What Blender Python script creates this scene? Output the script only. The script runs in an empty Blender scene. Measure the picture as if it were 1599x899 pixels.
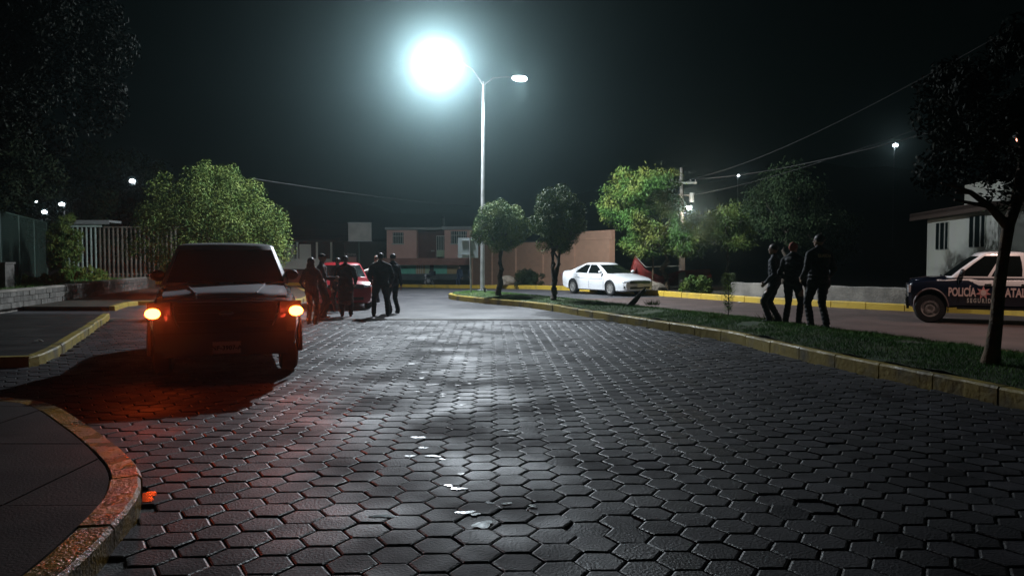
import bpy, bmesh, math, random
import numpy as np
from mathutils import Vector, Matrix, kdtree
R = math.radians
rnd = random.Random(7)
rng = np.random.default_rng(11)
S = bpy.context.scene
C = S.collection

# ------------------------------------------------------------------ camera, world, light, exposure
CH, PITCH, F = 1.7, R(2.3), 1208.0
cd = bpy.data.cameras.new("camera"); cam = bpy.data.objects.new("camera", cd); C.objects.link(cam)
cam.location = (0, 0, CH); cam.rotation_euler = (R(90) - PITCH, 0, 0)
cd.sensor_width = 36; cd.lens = F / 1599 * 36; cd.clip_end = 1000; cd.clip_start = 0.05
S.camera = cam
S.render.resolution_x, S.render.resolution_y = 1024, 575
S.view_settings.view_transform = 'Standard'; S.view_settings.look = 'None'
S.view_settings.exposure = 0.0; S.view_settings.gamma = 1.0
w = bpy.data.worlds.new("World"); S.world = w; w.use_nodes = True
bg = w.node_tree.nodes["Background"]
bg.inputs[0].default_value = (0.32, 0.62, 0.60, 1); bg.inputs[1].default_value = 0.0022
S.cycles.max_bounces = 5; S.cycles.diffuse_bounces = 2; S.cycles.glossy_bounces = 3
S.cycles.volume_bounces = 0; S.cycles.transparent_max_bounces = 6
S.cycles.sample_clamp_indirect = 4.0

LAMP_W = 8200.0      # the near street lamp head
LAMP2_W = 3600.0     # its twin on the far arm

def at(px, py, Y):                      # picture direction -> point at depth Y
    u = (px - 799.5) / F; v = (449.5 - py) / F
    dy = math.cos(PITCH) + v * math.sin(PITCH); dz = -math.sin(PITCH) + v * math.cos(PITCH)
    t = Y / dy
    return Vector((u * t, Y, CH + dz * t))
def gp(px, py, z=0.0):                  # picture direction -> point on the level z
    u = (px - 799.5) / F; v = (449.5 - py) / F
    dy = math.cos(PITCH) + v * math.sin(PITCH); dz = -math.sin(PITCH) + v * math.cos(PITCH)
    t = (z - CH) / dz
    return Vector((u * t, dy * t, z))

# ------------------------------------------------------------------ helpers
def tagp(o, label=None, cat=None, group=None, kind=None):
    if label: o['label'] = label
    if cat: o['category'] = cat
    if group: o['group'] = group
    if kind: o['kind'] = kind
    return o
def empty(name, loc=(0, 0, 0), rz=0.0, label=None, cat=None, group=None, kind=None):
    o = bpy.data.objects.new(name, None); C.objects.link(o)
    o.location = loc; o.rotation_euler = (0, 0, rz); o.empty_display_size = .2
    return tagp(o, label, cat, group, kind)
def link(name, me, parent=None, loc=None):
    o = bpy.data.objects.new(name, me); C.objects.link(o)
    if parent: o.parent = parent
    if loc is not None: o.location = loc
    return o

class MB:
    def __init__(s): s.v = []; s.f = []; s.m = []; s.mi = 0
    def add(s, vs, fs):
        b = len(s.v); s.v += [tuple(v) for v in vs]
        for f in fs: s.f.append(tuple(i + b for i in f)); s.m.append(s.mi)
    def box(s, c, d, rz=0.0, M=None):
        x, y, z = d[0] / 2, d[1] / 2, d[2] / 2
        vs = [Vector((a, b, e)) for a in (-x, x) for b in (-y, y) for e in (-z, z)]
        m = M if M is not None else Matrix.Rotation(rz, 3, 'Z')
        vs = [m @ v + Vector(c) for v in vs]
        s.add(vs, [(0, 1, 3, 2), (4, 6, 7, 5), (0, 4, 5, 1), (2, 3, 7, 6), (0, 2, 6, 4), (1, 5, 7, 3)])
        return s
    def tube(s, pts, rad, n=8, cap=True, flat=1.0):
        pts = [Vector(p) for p in pts]
        if not hasattr(rad, '__len__'): rad = [rad] * len(pts)
        vs = []; up = Vector((0, 0, 1))
        for i, p in enumerate(pts):
            d = (pts[min(i + 1, len(pts) - 1)] - pts[max(i - 1, 0)]).normalized()
            a = d.cross(up)
            if a.length < .05: a = d.cross(Vector((0, 1, 0)))
            a.normalize(); b = a.cross(d)
            for k in range(n):
                t = 2 * math.pi * k / n
                vs.append(p + a * math.cos(t) * rad[i] + b * math.sin(t) * rad[i] * flat)
        fs = [(i * n + k, i * n + (k + 1) % n, (i + 1) * n + (k + 1) % n, (i + 1) * n + k) for i in range(len(pts) - 1) for k in range(n)]
        if cap:
            fs.append(tuple(range(n))[::-1]); fs.append(tuple((len(pts) - 1) * n + k for k in range(n)))
        s.add(vs, fs); return s
    def ell(s, c, r, n=10, m=7, M=None):
        c = Vector(c); vs = [Vector((0, 0, -1))]
        for j in range(1, m):
            a = -math.pi / 2 + math.pi * j / m
            for k in range(n):
                t = 2 * math.pi * k / n
                vs.append(Vector((math.cos(a) * math.cos(t), math.cos(a) * math.sin(t), math.sin(a))))
        vs.append(Vector((0, 0, 1)))
        if not hasattr(r, '__len__'): r = (r, r, r)
        vs = [Vector((v.x * r[0], v.y * r[1], v.z * r[2])) for v in vs]
        if M is not None: vs = [M @ v for v in vs]
        vs = [v + c for v in vs]
        fs = [(0, 1 + (k + 1) % n, 1 + k) for k in range(n)]
        for j in range(m - 2):
            for k in range(n):
                fs.append((1 + j * n + k, 1 + j * n + (k + 1) % n, 1 + (j + 1) * n + (k + 1) % n, 1 + (j + 1) * n + k))
        L = len(vs) - 1
        fs += [(L, 1 + (m - 2) * n + k, 1 + (m - 2) * n + (k + 1) % n) for k in range(n)]
        s.add(vs, fs); return s
    def lathe(s, prof, n=20, M=None, c=(0, 0, 0)):     # prof: (r, h) about local Z
        vs = []
        for r, h in prof:
            for k in range(n):
                t = 2 * math.pi * k / n
                v = Vector((r * math.cos(t), r * math.sin(t), h))
                vs.append((M @ v if M is not None else v) + Vector(c))
        fs = [(i * n + k, i * n + (k + 1) % n, (i + 1) * n + (k + 1) % n, (i + 1) * n + k) for i in range(len(prof) - 1) for k in range(n)]
        s.add(vs, fs); return s
    def prism(s, poly, z0, z1):
        n = len(poly)
        vs = [(p[0], p[1], z0) for p in poly] + [(p[0], p[1], z1) for p in poly]
        s.add(vs, [tuple(range(n))[::-1], tuple(range(n, 2 * n))] + [(i, (i + 1) % n, n + (i + 1) % n, n + i) for i in range(n)])
        return s
    def mesh(s, name, mats, smooth=False, sharp=40):
        me = bpy.data.meshes.new(name); me.from_pydata(s.v, [], s.f)
        for m in (mats if isinstance(mats, (list, tuple)) else [mats]): me.materials.append(m)
        if s.m and max(s.m) > 0: me.polygons.foreach_set('material_index', s.m)
        if smooth:
            me.polygons.foreach_set('use_smooth', [True] * len(me.polygons))
            me.set_sharp_from_angle(angle=R(sharp))
        me.update(); return me
    def obj(s, name, mats, parent=None, smooth=False, sharp=40, loc=None):
        return link(name, s.mesh(name, mats, smooth, sharp), parent, loc)

def mat(name, col, rough=.6, col2=None, scale=4.0, metal=0.0, bump=0.0, bscale=30.0, rough2=None, rscale=2.0,
        em=None, ems=0.0, spec=.5, coat=0.0, detail=5.0, lo=.38, hi=.62, use_pos=False, obj_var=0.0, trans=0.0):
    m = bpy.data.materials.new(name); m.use_nodes = True
    nt = m.node_tree; N = nt.nodes; Lk = nt.links; p = N['Principled BSDF']
    p.inputs['Roughness'].default_value = rough; p.inputs['Metallic'].default_value = metal
    p.inputs['Specular IOR Level'].default_value = spec; p.inputs['Coat Weight'].default_value = coat
    p.inputs['Coat Roughness'].default_value = .06
    p.inputs['Base Color'].default_value = (*col, 1)
    if trans: p.inputs['Transmission Weight'].default_value = trans
    if em: p.inputs['Emission Color'].default_value = (*em, 1); p.inputs['Emission Strength'].default_value = ems
    def vec():
        if use_pos: return N.new('ShaderNodeNewGeometry').outputs['Position']
        return N.new('ShaderNodeTexCoord').outputs['Object']
    def noise(sc, d=detail):
        n = N.new('ShaderNodeTexNoise'); n.inputs['Scale'].default_value = sc; n.inputs['Detail'].default_value = d
        Lk.new(vec(), n.inputs['Vector']); return n.outputs['Fac']
    def ramp(src, a, b, ca, cb):
        r = N.new('ShaderNodeValToRGB'); r.color_ramp.elements[0].position = a; r.color_ramp.elements[1].position = b
        r.color_ramp.elements[0].color = (*ca, 1); r.color_ramp.elements[1].color = (*cb, 1)
        Lk.new(src, r.inputs['Fac']); return r.outputs['Color']
    out = None
    if col2: out = ramp(noise(scale), lo, hi, col, col2)
    if obj_var:
        oi = N.new('ShaderNodeObjectInfo'); at_ = N.new('ShaderNodeAttribute'); at_.attribute_name = 'tone'
        ad = N.new('ShaderNodeMath'); ad.operation = 'ADD'; Lk.new(oi.outputs['Random'], ad.inputs[0]); Lk.new(at_.outputs['Fac'], ad.inputs[1])
        fr = N.new('ShaderNodeMath'); fr.operation = 'FRACT'; Lk.new(ad.outputs[0], fr.inputs[0])
        mr = N.new('ShaderNodeMapRange'); mr.inputs['To Min'].default_value = 1 - obj_var; mr.inputs['To Max'].default_value = 1 + obj_var
        Lk.new(fr.outputs[0], mr.inputs['Value'])
        mx = N.new('ShaderNodeVectorMath'); mx.operation = 'SCALE'
        if out is not None: Lk.new(out, mx.inputs[0])
        else: mx.inputs[0].default_value = col
        Lk.new(mr.outputs[0], mx.inputs['Scale']); out = mx.outputs[0]
    if out is not None: Lk.new(out, p.inputs['Base Color'])
    if rough2 is not None:
        n = noise(rscale); mr = N.new('ShaderNodeMapRange'); mr.inputs['From Min'].default_value = .35; mr.inputs['From Max'].default_value = .65
        mr.inputs['To Min'].default_value = rough; mr.inputs['To Max'].default_value = rough2
        Lk.new(n, mr.inputs['Value']); Lk.new(mr.outputs[0], p.inputs['Roughness'])
    if bump:
        b = N.new('ShaderNodeBump'); b.inputs['Strength'].default_value = bump; b.inputs['Distance'].default_value = .02
        Lk.new(noise(bscale), b.inputs['Height']); Lk.new(b.outputs[0], p.inputs['Normal'])
    return m

M = {}
M['soil'] = mat('soil', (.03, .026, .018), .9, (.055, .045, .03), 2, bump=.6, bscale=8, use_pos=True)
M['asphalt'] = mat('asphalt', (.05, .05, .056), .48, (.082, .080, .084), 1.3, bump=.5, bscale=60, rough2=.68, rscale=.8, use_pos=True)
M['asphalt_red_lit'] = mat('asphalt_red_lit', (.085, .060, .052), .6, (.125, .085, .075), 1.0, bump=.4, bscale=50, rough2=.8, rscale=.7, use_pos=True)
M['paver'] = mat('paver', (.018, .018, .022), .46, (.044, .043, .050), 2.2, bump=.42, bscale=55, rough2=.8, rscale=.9, use_pos=True, obj_var=.5, spec=.36)
M['paver_edge'] = mat('paver_edge', (.020, .020, .021), .36, (.040, .038, .038), 5, bump=.4, bscale=60, rough2=.55, rscale=2.2, use_pos=True, obj_var=.28, spec=.42)
M['bed'] = mat('paver_bed', (.020, .018, .017), .6, (.038, .035, .032), 6, bump=.5, bscale=60, use_pos=True)
M['puddle'] = mat('puddle_water', (.015, .017, .018), .16, bump=.12, bscale=7, use_pos=True, spec=.7)
M['film'] = mat('water_film', (.03, .03, .032), .30, bump=.35, bscale=22, rough2=.42, rscale=6, use_pos=True, spec=1.0, coat=.6)
M['walk'] = mat('sidewalk_concrete', (.014, .013, .012), .62, (.030, .028, .025), 1.6, bump=.3, bscale=55, rough2=.9, rscale=1.2, spec=.25, use_pos=True, obj_var=.1)  # concrete darkened to carry the shade over the left pavement
M['kerb_yellow'] = mat('kerb_yellow_paint', (.36, .27, .05), .5, (.13, .115, .075), 1.7, bump=.5, bscale=14, rough2=.75, rscale=3, use_pos=True, lo=.50, hi=.68)
M['kerb_bright'] = mat('kerb_bright_paint', (.68, .46, .06), .55, (.40, .29, .08), 2.0, bump=.4, bscale=25, use_pos=True, lo=.52, hi=.75)
M['kerb_wet'] = mat('kerb_wet_paint', (.50, .30, .05), .16, (.18, .13, .06), 4.0, bump=1.0, bscale=42, rough2=.42, rscale=5, use_pos=True)
M['concrete'] = mat('concrete', (.18, .165, .145), .85, (.30, .275, .24), 2.2, bump=.8, bscale=16, use_pos=True)
M['stone'] = mat('stone_block', (.10, .095, .085), .85, (.17, .16, .145), 5, bump=1.0, bscale=18, use_pos=True, obj_var=.2)
M['boulder'] = mat('boulder', (.16, .13, .10), .9, (.26, .22, .17), 5, bump=1.0, bscale=14)
M['pole'] = mat('pole_paint', (.34, .35, .35), .45, (.22, .23, .22), 3, metal=.1)
M['housing'] = mat('lamp_housing', (.25, .26, .27), .5)
M['lens'] = mat('lamp_lens', (.9, .9, .9), .5, em=(.84, .95, 1), ems=200)
M['lens2'] = mat('lamp_lens_far', (.9, .9, .9), .5, em=(.86, .97, 1), ems=60)
M['lens_small'] = mat('lamp_lens_small', (.9, .9, .9), .5, em=(.88, .94, 1), ems=22)
M['lens_red'] = mat('lamp_lens_red', (.9, .5, .4), .5, em=(1, .35, .22), ems=7)
M['leaf'] = mat('leaf_green', (.06, .12, .025), .6, (.15, .20, .045), 2.2, spec=.22, use_pos=True, lo=.4, hi=.6)
M['leaf_yellow'] = mat('leaf_olive', (.08, .145, .03), .65, (.19, .24, .055), 2.5, spec=.22, use_pos=True, lo=.4, hi=.6)
M['leaf_dark'] = mat('leaf_dark', (.008, .014, .006), .75, (.018, .028, .010), 1.5, spec=.12, use_pos=True, lo=.4, hi=.6)  # leaf green blackened so trees look unlit
M['leaf_fresh'] = mat('leaf_fresh', (.07, .16, .03), .6, (.17, .20, .04), .9, spec=.22, use_pos=True, lo=.42, hi=.6)
M['turf'] = mat('turf_soil', (.03, .06, .018), .95, (.06, .075, .03), 2, bump=.6, bscale=14, use_pos=True)
M['leaf_dim'] = mat('leaf_dim', (.022, .045, .018), .7, (.05, .08, .03), 1.5, use_pos=True, lo=.4, hi=.6, spec=.15)  # darker copy of the leaf green for dimly lit trees
M['grass'] = mat('grass_blades', (.07, .20, .035), .8, (.16, .30, .07), 1.8, spec=.2, use_pos=True)
M['bark'] = mat('bark', (.035, .028, .02), .9, (.08, .062, .045), 9, bump=1.0, bscale=22)
M['bark_pale'] = mat('bark_pale', (.16, .10, .05), .85, (.07, .05, .03), 7, bump=1.0, bscale=20, lo=.45, hi=.6)
M['navy'] = mat('navy_paint', (.008, .012, .028), .28, coat=1.0)
M['car_white'] = mat('white_paint', (.82, .83, .84), .3, coat=.8)
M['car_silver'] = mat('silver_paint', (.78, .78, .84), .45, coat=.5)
M['car_red'] = mat('red_paint', (.42, .02, .03), .3, coat=1.0)
M['car_dark'] = mat('dark_red_paint', (.08, .012, .014), .3, coat=1.0)
M['glass'] = mat('tinted_glass', (.006, .008, .008), .04, spec=.7)
M['tyre'] = mat('tyre_rubber', (.016, .016, .017), .8, bump=.3, bscale=60)
M['rim'] = mat('steel_rim', (.55, .54, .52), .35, metal=.6)
M['black'] = mat('black_plastic', (.012, .012, .013), .5)
M['chrome'] = mat('chrome', (.7, .7, .7), .15, metal=1.0)
M['smoked'] = mat('smoked_lamp', (.03, .03, .035), .25)
M['lamp_glass'] = mat('headlamp_glass', (.6, .62, .65), .08, metal=.3)
M['hazard'] = mat('hazard_lens', (.8, .2, .05), .3, em=(1.0, .10, .012), ems=60)
M['plate'] = mat('plate_white', (.85, .83, .75), .5)
M['ink'] = mat('ink', (.02, .02, .02), .6)
M['pinkish'] = mat('red_lit_letters', (.80, .62, .58), .4)  # pink of the red light is put into the letter colour
M['pinkish2'] = mat('reflective_emblem', (.68, .32, .30), .4)
M['grey_letters'] = mat('grey_letters', (.55, .55, .5), .5)
M['flap'] = mat('pink_lit_flare', (.16, .12, .12), .5)  # pinkish light on the flares painted into their colour
M['pink_wall'] = mat('pink_plaster', (.72, .42, .35), .85, (.80, .50, .42), 1.2, bump=.3, bscale=12, use_pos=True)
M['maroon'] = mat('maroon_wall', (.10, .03, .022), .8, (.13, .04, .03), 2)
M['brown_canopy'] = mat('brown_canopy', (.26, .12, .095), .8, (.34, .16, .12), 2)
M['teal'] = mat('teal_shutter', (.12, .50, .36), .6, (.16, .58, .42), 3)
M['mint'] = mat('mint_panel', (.38, .52, .34), .6)
M['ochre'] = mat('ochre_panel', (.42, .30, .14), .7)
M['roof_grey'] = mat('roof_edge', (.32, .34, .33), .7)
M['base_blue'] = mat('painted_base', (.05, .07, .075), .8, (.08, .09, .09), 2)
M['win_dark'] = mat('window_dark', (.012, .02, .02), .15)
M['win_bar'] = mat('window_bar', (.55, .55, .48), .6)
M['win_frame'] = mat('window_frame', (.5, .52, .46), .6)
M['white_wall'] = mat('white_house_wall', (.80, .82, .70), .85, (.8, .8, .72), 1, bump=.2, bscale=14, use_pos=True)
M['eave'] = mat('eave_brown', (.11, .075, .06), .8)
M['tan_wall'] = None
M['fence_green'] = mat('fence_green', (.05, .09, .07), .6)
M['bar'] = mat('fence_bar', (.62, .74, .66), .6, (.45, .55, .48), 3)
M['bar_shaded'] = mat('fence_bar_shaded', (.16, .13, .10), .7, (.30, .27, .22), 2.5)  # shaded copy of the bar colour, foliage shade painted in
M['tarp'] = mat('red_tarp', (.30, .035, .025), .65, (.22, .03, .025), 2)
M['sign_back'] = mat('sign_back', (.42, .48, .50), .5, (.36, .42, .44), 2, metal=.1)
M['wire'] = mat('wire', (.03, .03, .03), .7)
M['cloth_black'] = mat('cloth_black', (.012, .012, .014), .8, (.02, .02, .024), 12, bump=.5, bscale=9)
M['cloth_navy'] = mat('cloth_navy', (.012, .016, .026), .8, (.02, .026, .04), 12, bump=.5, bscale=9)
M['cloth_blue'] = mat('cloth_blue', (.03, .05, .09), .85, (.05, .07, .12), 8)
M['cloth_white'] = mat('cloth_white', (.72, .70, .64), .8)
M['cloth_grey'] = mat('cloth_grey', (.05, .045, .05), .85)
M['skin'] = mat('skin', (.32, .19, .13), .5)
M['hair'] = mat('hair', (.012, .009, .008), .55)
M['boot'] = mat('boot', (.012, .012, .012), .45)
M['orange_lit_beanie'] = mat('orange_lit_mask', (.34, .07, .035), .8)  # orange cast of the light painted into the headwear
M['patch'] = mat('back_patch', (.80, .62, .42), .7)
M['grey_wall'] = mat('grey_wall', (.30, .29, .26), .85, (.38, .36, .32), 2)
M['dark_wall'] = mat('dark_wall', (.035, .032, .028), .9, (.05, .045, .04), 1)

def brick_mat():
    m = bpy.data.materials.new('tan_brick'); m.use_nodes = True; nt = m.node_tree; N = nt.nodes; Lk = nt.links; p = N['Principled BSDF']
    tc = N.new('ShaderNodeTexCoord'); mp = N.new('ShaderNodeMapping'); mp.inputs['Rotation'].default_value = (R(90), 0, 0)
    b = N.new('ShaderNodeTexBrick'); b.inputs['Scale'].default_value = 1.0; b.inputs['Brick Width'].default_value = .42; b.inputs['Row Height'].default_value = .22
    b.inputs['Mortar Size'].default_value = .006
    b.inputs['Color1'].default_value = (.35, .20, .13, 1); b.inputs['Color2'].default_value = (.30, .175, .115, 1); b.inputs['Mortar'].default_value = (.30, .18, .12, 1)
    Lk.new(tc.outputs['Object'], mp.inputs[0]); Lk.new(mp.outputs[0], b.inputs['Vector']); Lk.new(b.outputs['Color'], p.inputs['Base Color'])
    p.inputs['Roughness'].default_value = .9
    bp = N.new('ShaderNodeBump'); bp.inputs['Strength'].default_value = .5; bp.inputs['Distance'].default_value = .01; bp.invert = True
    Lk.new(b.outputs['Fac'], bp.inputs['Height']); Lk.new(bp.outputs[0], p.inputs['Normal'])
    return m
M['tan_wall'] = brick_mat()

# ------------------------------------------------------------------ curves of the place
def dense(pts, step=.5):
    P = [Vector((*p, 0)) for p in pts]; out = []
    for i in range(len(P) - 1):
        p0 = P[max(i - 1, 0)]; p1 = P[i]; p2 = P[i + 1]; p3 = P[min(i + 2, len(P) - 1)]
        n = max(1, int((p2 - p1).length / step))
        for k in range(n):
            t = k / n
            out.append(.5 * ((2 * p1) + (-p0 + p2) * t + (2 * p0 - 5 * p1 + 4 * p2 - p3) * t * t + (-p0 + 3 * p1 - 3 * p2 + p3) * t ** 3))
    out.append(P[-1]); return [Vector((q.x, q.y)) for q in out]
def offs(path, d):                         # offset to the left of the direction of travel
    out = []
    for i, p in enumerate(path):
        t = (path[min(i + 1, len(path) - 1)] - path[max(i - 1, 0)]).normalized()
        out.append(Vector((p.x - t.y * d, p.y + t.x * d)))
    return out
def pip(x, y, poly):
    c = False; n = len(poly); j = n - 1
    for i in range(n):
        a, b = poly[i], poly[j]
        if (a[1] > y) != (b[1] > y) and x < (b[0] - a[0]) * (y - a[1]) / (b[1] - a[1]) + a[0]: c = not c
        j = i
    return c
def gz(x, y):                              # the street falls away beyond the median's nose
    t = min(max((y - 36) / 26, 0), 1); z = -.62 * t * t * (3 - 2 * t)
    if y > 85: z += min((y - 85) / 60, 1) ** 2 * (6 + 5 * max(0, min(1, (x + 10) / 60)))
    return z

near_kerb = dense([(-2.0, -3), (-2.03, 0), (-2.12, 2.6), (-2.2, 3.76), (-2.3, 4.38), (-2.41, 4.91), (-2.61, 5.40), (-2.87, 5.83), (-3.12, 6.16), (-3.49, 6.62), (-4.02, 7.23), (-4.87, 8.15), (-5.5, 8.5), (-7.0, 8.62), (-14, 8.9)], .25)
far_kerb = dense([(-15, 12.5), (-10, 12.05), (-7.9, 11.85), (-7.45, 11.95), (-7.75, 13.1), (-8.7, 15.5), (-9.8, 18.2), (-11, 21.1)], .4)
isl_kerb = dense([(-12.5, 24.3), (-13.2, 26.6), (-13.1, 27.1), (-12.6, 27.2), (-10.5, 27.3), (-8.6, 27.6), (-7.8, 28.6), (-8.6, 33), (-11, 40)], .4)
med_near = dense([(7.3, -3), (6.9, 0), (6.45, 4), (6.05, 6.6), (5.7, 8.6), (5.1, 11.2), (4.75, 13.0), (4.3, 15.7), (3.3, 18.5), (1.9, 22.4), (1.2, 24.5), (.33, 26.2), (-.66, 27.6), (-1.66, 29.2), (-2.45, 30.9), (-2.6, 32.2), (-2.2, 33.3), (-1.3, 33.5)], .4)
med_far = dense([(-1.3, 33.5), (.5, 30.9), (2.36, 27.3), (4.18, 23.2), (5.6, 20.0), (7.2, 15.0), (8.1, 11.9), (9.2, 7.5), (10.4, 2), (11.2, -3)], .5)
right_kerb = dense([(20, -3), (18.4, 5), (17.0, 12), (16.2, 17), (15.4, 20.6), (14.2, 22.7), (12.5, 24.0), (10.7, 26.1), (9.0, 28.6), (7.3, 31.8), (5.9, 34.6), (3.6, 38.5), (.2, 46), (-4.6, 54), (-9.5, 59.2), (-18, 63), (-40, 68)], .6)

def sheet(name, x0, x1, y0, y1, step, m, dz, test=None, kind='structure', label=None, zf=gz):
    xs = np.arange(x0, x1 + 1e-6, step); ys = np.arange(y0, y1 + 1e-6, step)
    mb = MB(); idx = {}
    for j, y in enumerate(ys):
        for i, x in enumerate(xs): mb.v.append((x, y, zf(x, y) + dz))
    W = len(xs)
    for j in range(len(ys) - 1):
        for i in range(W - 1): mb.f.append((j * W + i, j * W + i + 1, (j + 1) * W + i + 1, (j + 1) * W + i)); mb.m.append(0)
    o = mb.obj(name, m, smooth=True); o['kind'] = kind
    return o
sheet('ground', -140, 140, -12, 196, 4, M['soil'], -.09)
def grid_poly(name, poly, m, dz, ny=1.5, zf=gz, kind='structure'):   # flat polygon cut into a draped sheet
    bm = bmesh.new(); vs = [bm.verts.new((p[0], p[1], 0)) for p in poly]; bm.faces.new(vs)
    ys = [p[1] for p in poly]; y = math.ceil(min(ys))
    while y < max(ys):
        bmesh.ops.bisect_plane(bm, geom=bm.verts[:] + bm.edges[:] + bm.faces[:], plane_co=(0, y, 0), plane_no=(0, 1, 0)); y += ny
    bmesh.ops.triangulate(bm, faces=bm.faces[:])
    for v in bm.verts: v.co.z = zf(v.co.x, v.co.y) + dz
    bmesh.ops.recalc_face_normals(bm, faces=bm.faces[:])
    me = bpy.data.meshes.new(name); bm.to_mesh(me); bm.free(); me.materials.append(m)
    if len(me.polygons) and sum(p.normal.z for p in me.polygons) < 0: me.flip_normals()
    o = link(name, me); o['kind'] = kind; return o
road_far = grid_poly('road', [(-45, 20.9), (3.0, 20.6), (1.9, 22.6), (.33, 26.4), (-.5, 27.6), (-1.7, 29.4), (-2.3, 31), (-1.3, 33.3), (.5, 31)] + [(p.x, p.y) for p in med_far if p.y < 30.5] + [(p.x + .05, p.y) for p in right_kerb] + [(-45, 68)], M['asphalt'], 0.0, 2.0)
# the red light on the right-hand carriageway is mixed into its asphalt colour
grid_poly('lane', [(p.x + .02, p.y) for p in med_far if p.y < 30.6] + [(p.x + .03, p.y) for p in right_kerb if p.y < 33], M['asphalt_red_lit'], .004, 2.0)
MBb = MB(); MBb.add([(-16, -3, -.021), (7.5, -3, -.021), (7.5, 21, -.021), (-16, 21, -.021)], [(0, 1, 2, 3)])
paving = empty('cobbled_road', kind='structure')
MBb.obj('paver_bed', M['bed'], paving)
strip = MB().box((-3.8, 20.92, -.005), (15.6, .16, .05), R(-1.0)).obj('joint_strip', M['concrete'], paving)

# ------------------------------------------------------------------ hexagonal pavers
RAD = .1500
def hexmesh(seed):
    r = random.Random(seed); mb = MB(); vs = []; js = [1 + r.uniform(-.028, .004) for _ in range(6)]
    for rad, z in ((RAD * .90, 0.0), (RAD * .985, -.0048), (RAD, -.033)):
        for k in range(6):
            a = math.pi / 3 * k; j = js[k] * (1 if z < -.01 else 1 + r.uniform(-.01, .006))
            vs.append((rad * j * math.cos(a), rad * j * math.sin(a), z))
    fs = [tuple(range(6))] + [(l * 6 + k, (l + 1) * 6 + k, (l + 1) * 6 + (k + 1) % 6, l * 6 + (k + 1) % 6) for l in (0, 1) for k in range(6)]
    mb.add(vs, fs); mb.m = [1 if 1 <= i <= 6 else 0 for i in range(len(mb.f))]; return mb
hexm = [hexmesh(i + 1) for i in range(10)]
near_poly = [(p.x, p.y) for p in near_kerb] + [(-30, 9), (-30, -3)]
far_poly = [(p.x, p.y) for p in far_kerb] + [(-30, 21), (-30, 12)]
med_poly = [(p.x, p.y) for p in med_near] + [(p.x, p.y) for p in med_far]
cells = []
rot = R(1.5)
for q in range(-75, 60):
    for s in range(-30, 110):
        x = q * 1.5 * .154; y = s * math.sqrt(3) * .154 + (q % 2) * math.sqrt(3) / 2 * .154
        X = x * math.cos(rot) - y * math.sin(rot) + .5; Y = x * math.sin(rot) + y * math.cos(rot) + 4
        if not (-2 < Y < 20.85 and -14 < X < 7.4): continue
        if pip(X, Y, near_poly) or pip(X, Y, far_poly) or pip(X, Y, med_poly): continue
        if X > 7.0 and Y > 3: continue
        if Y > 20.8 - (X + 3.8) * .0175 * -1 - .1: continue
        cells.append((X, Y))
missing = [(2.05, 5.15), (3.95, 5.35), (.05, 4.85), (.55, 4.95)]
def place(X, Y):
    near = min((X - a) ** 2 + (Y - b) ** 2 for a, b in missing)
    sink = math.exp(-near / .06)
    r2 = random.Random(int(X * 1000) * 7919 + int(Y * 1000))
    wave = .006 * math.sin(X * .9 + 1) * math.sin(Y * .6)
    dz = r2.uniform(-.004, .003) - .020 * sink * r2.random() + wave
    tx = r2.gauss(0, .011) + .12 * sink * r2.uniform(-1, 1); ty = r2.gauss(0, .011) + .10 * sink * r2.uniform(-1, 1)
    rz = rot + r2.gauss(0, .012)
    return (X, Y, dz), (tx, ty, rz), r2.random()
def seen(X, Y):
    if Y < 3.9: return False
    return abs(X / Y) < .665
order = sorted(cells, key=lambda c: (0 if seen(*c) else 1, c[0] ** 2 + c[1] ** 2))
singles = order[:300]; rest = order[300:]
hmesh = [hexm[i].mesh('paver', [M['paver'], M['paver_edge']]) for i in range(10)]
for i, (X, Y) in enumerate(singles):
    l, r_, t = place(X, Y); o = link('paver', hmesh[rnd.randrange(10)], paving, l); o.rotation_euler = r_
mb = MB(); tones = []
for i, (X, Y) in enumerate(rest):
    l, r_, t = place(X, Y); h = hexm[rnd.randrange(10)]
    m3 = Matrix.Rotation(r_[2], 3, 'Z') @ Matrix.Rotation(r_[1], 3, 'Y') @ Matrix.Rotation(r_[0], 3, 'X')
    mb.add([m3 @ Vector(v) + Vector(l) for v in h.v], h.f); mb.m[-len(h.f):] = h.m; tones += [t] * len(h.f)
me = mb.mesh('paver_field', [M['paver'], M['paver_edge']]); a = me.attributes.new('tone', 'FLOAT', 'FACE'); a.data.foreach_set('value', tones)
o = link('paver_field', me, paving); o['kind'] = 'stuff'

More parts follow.
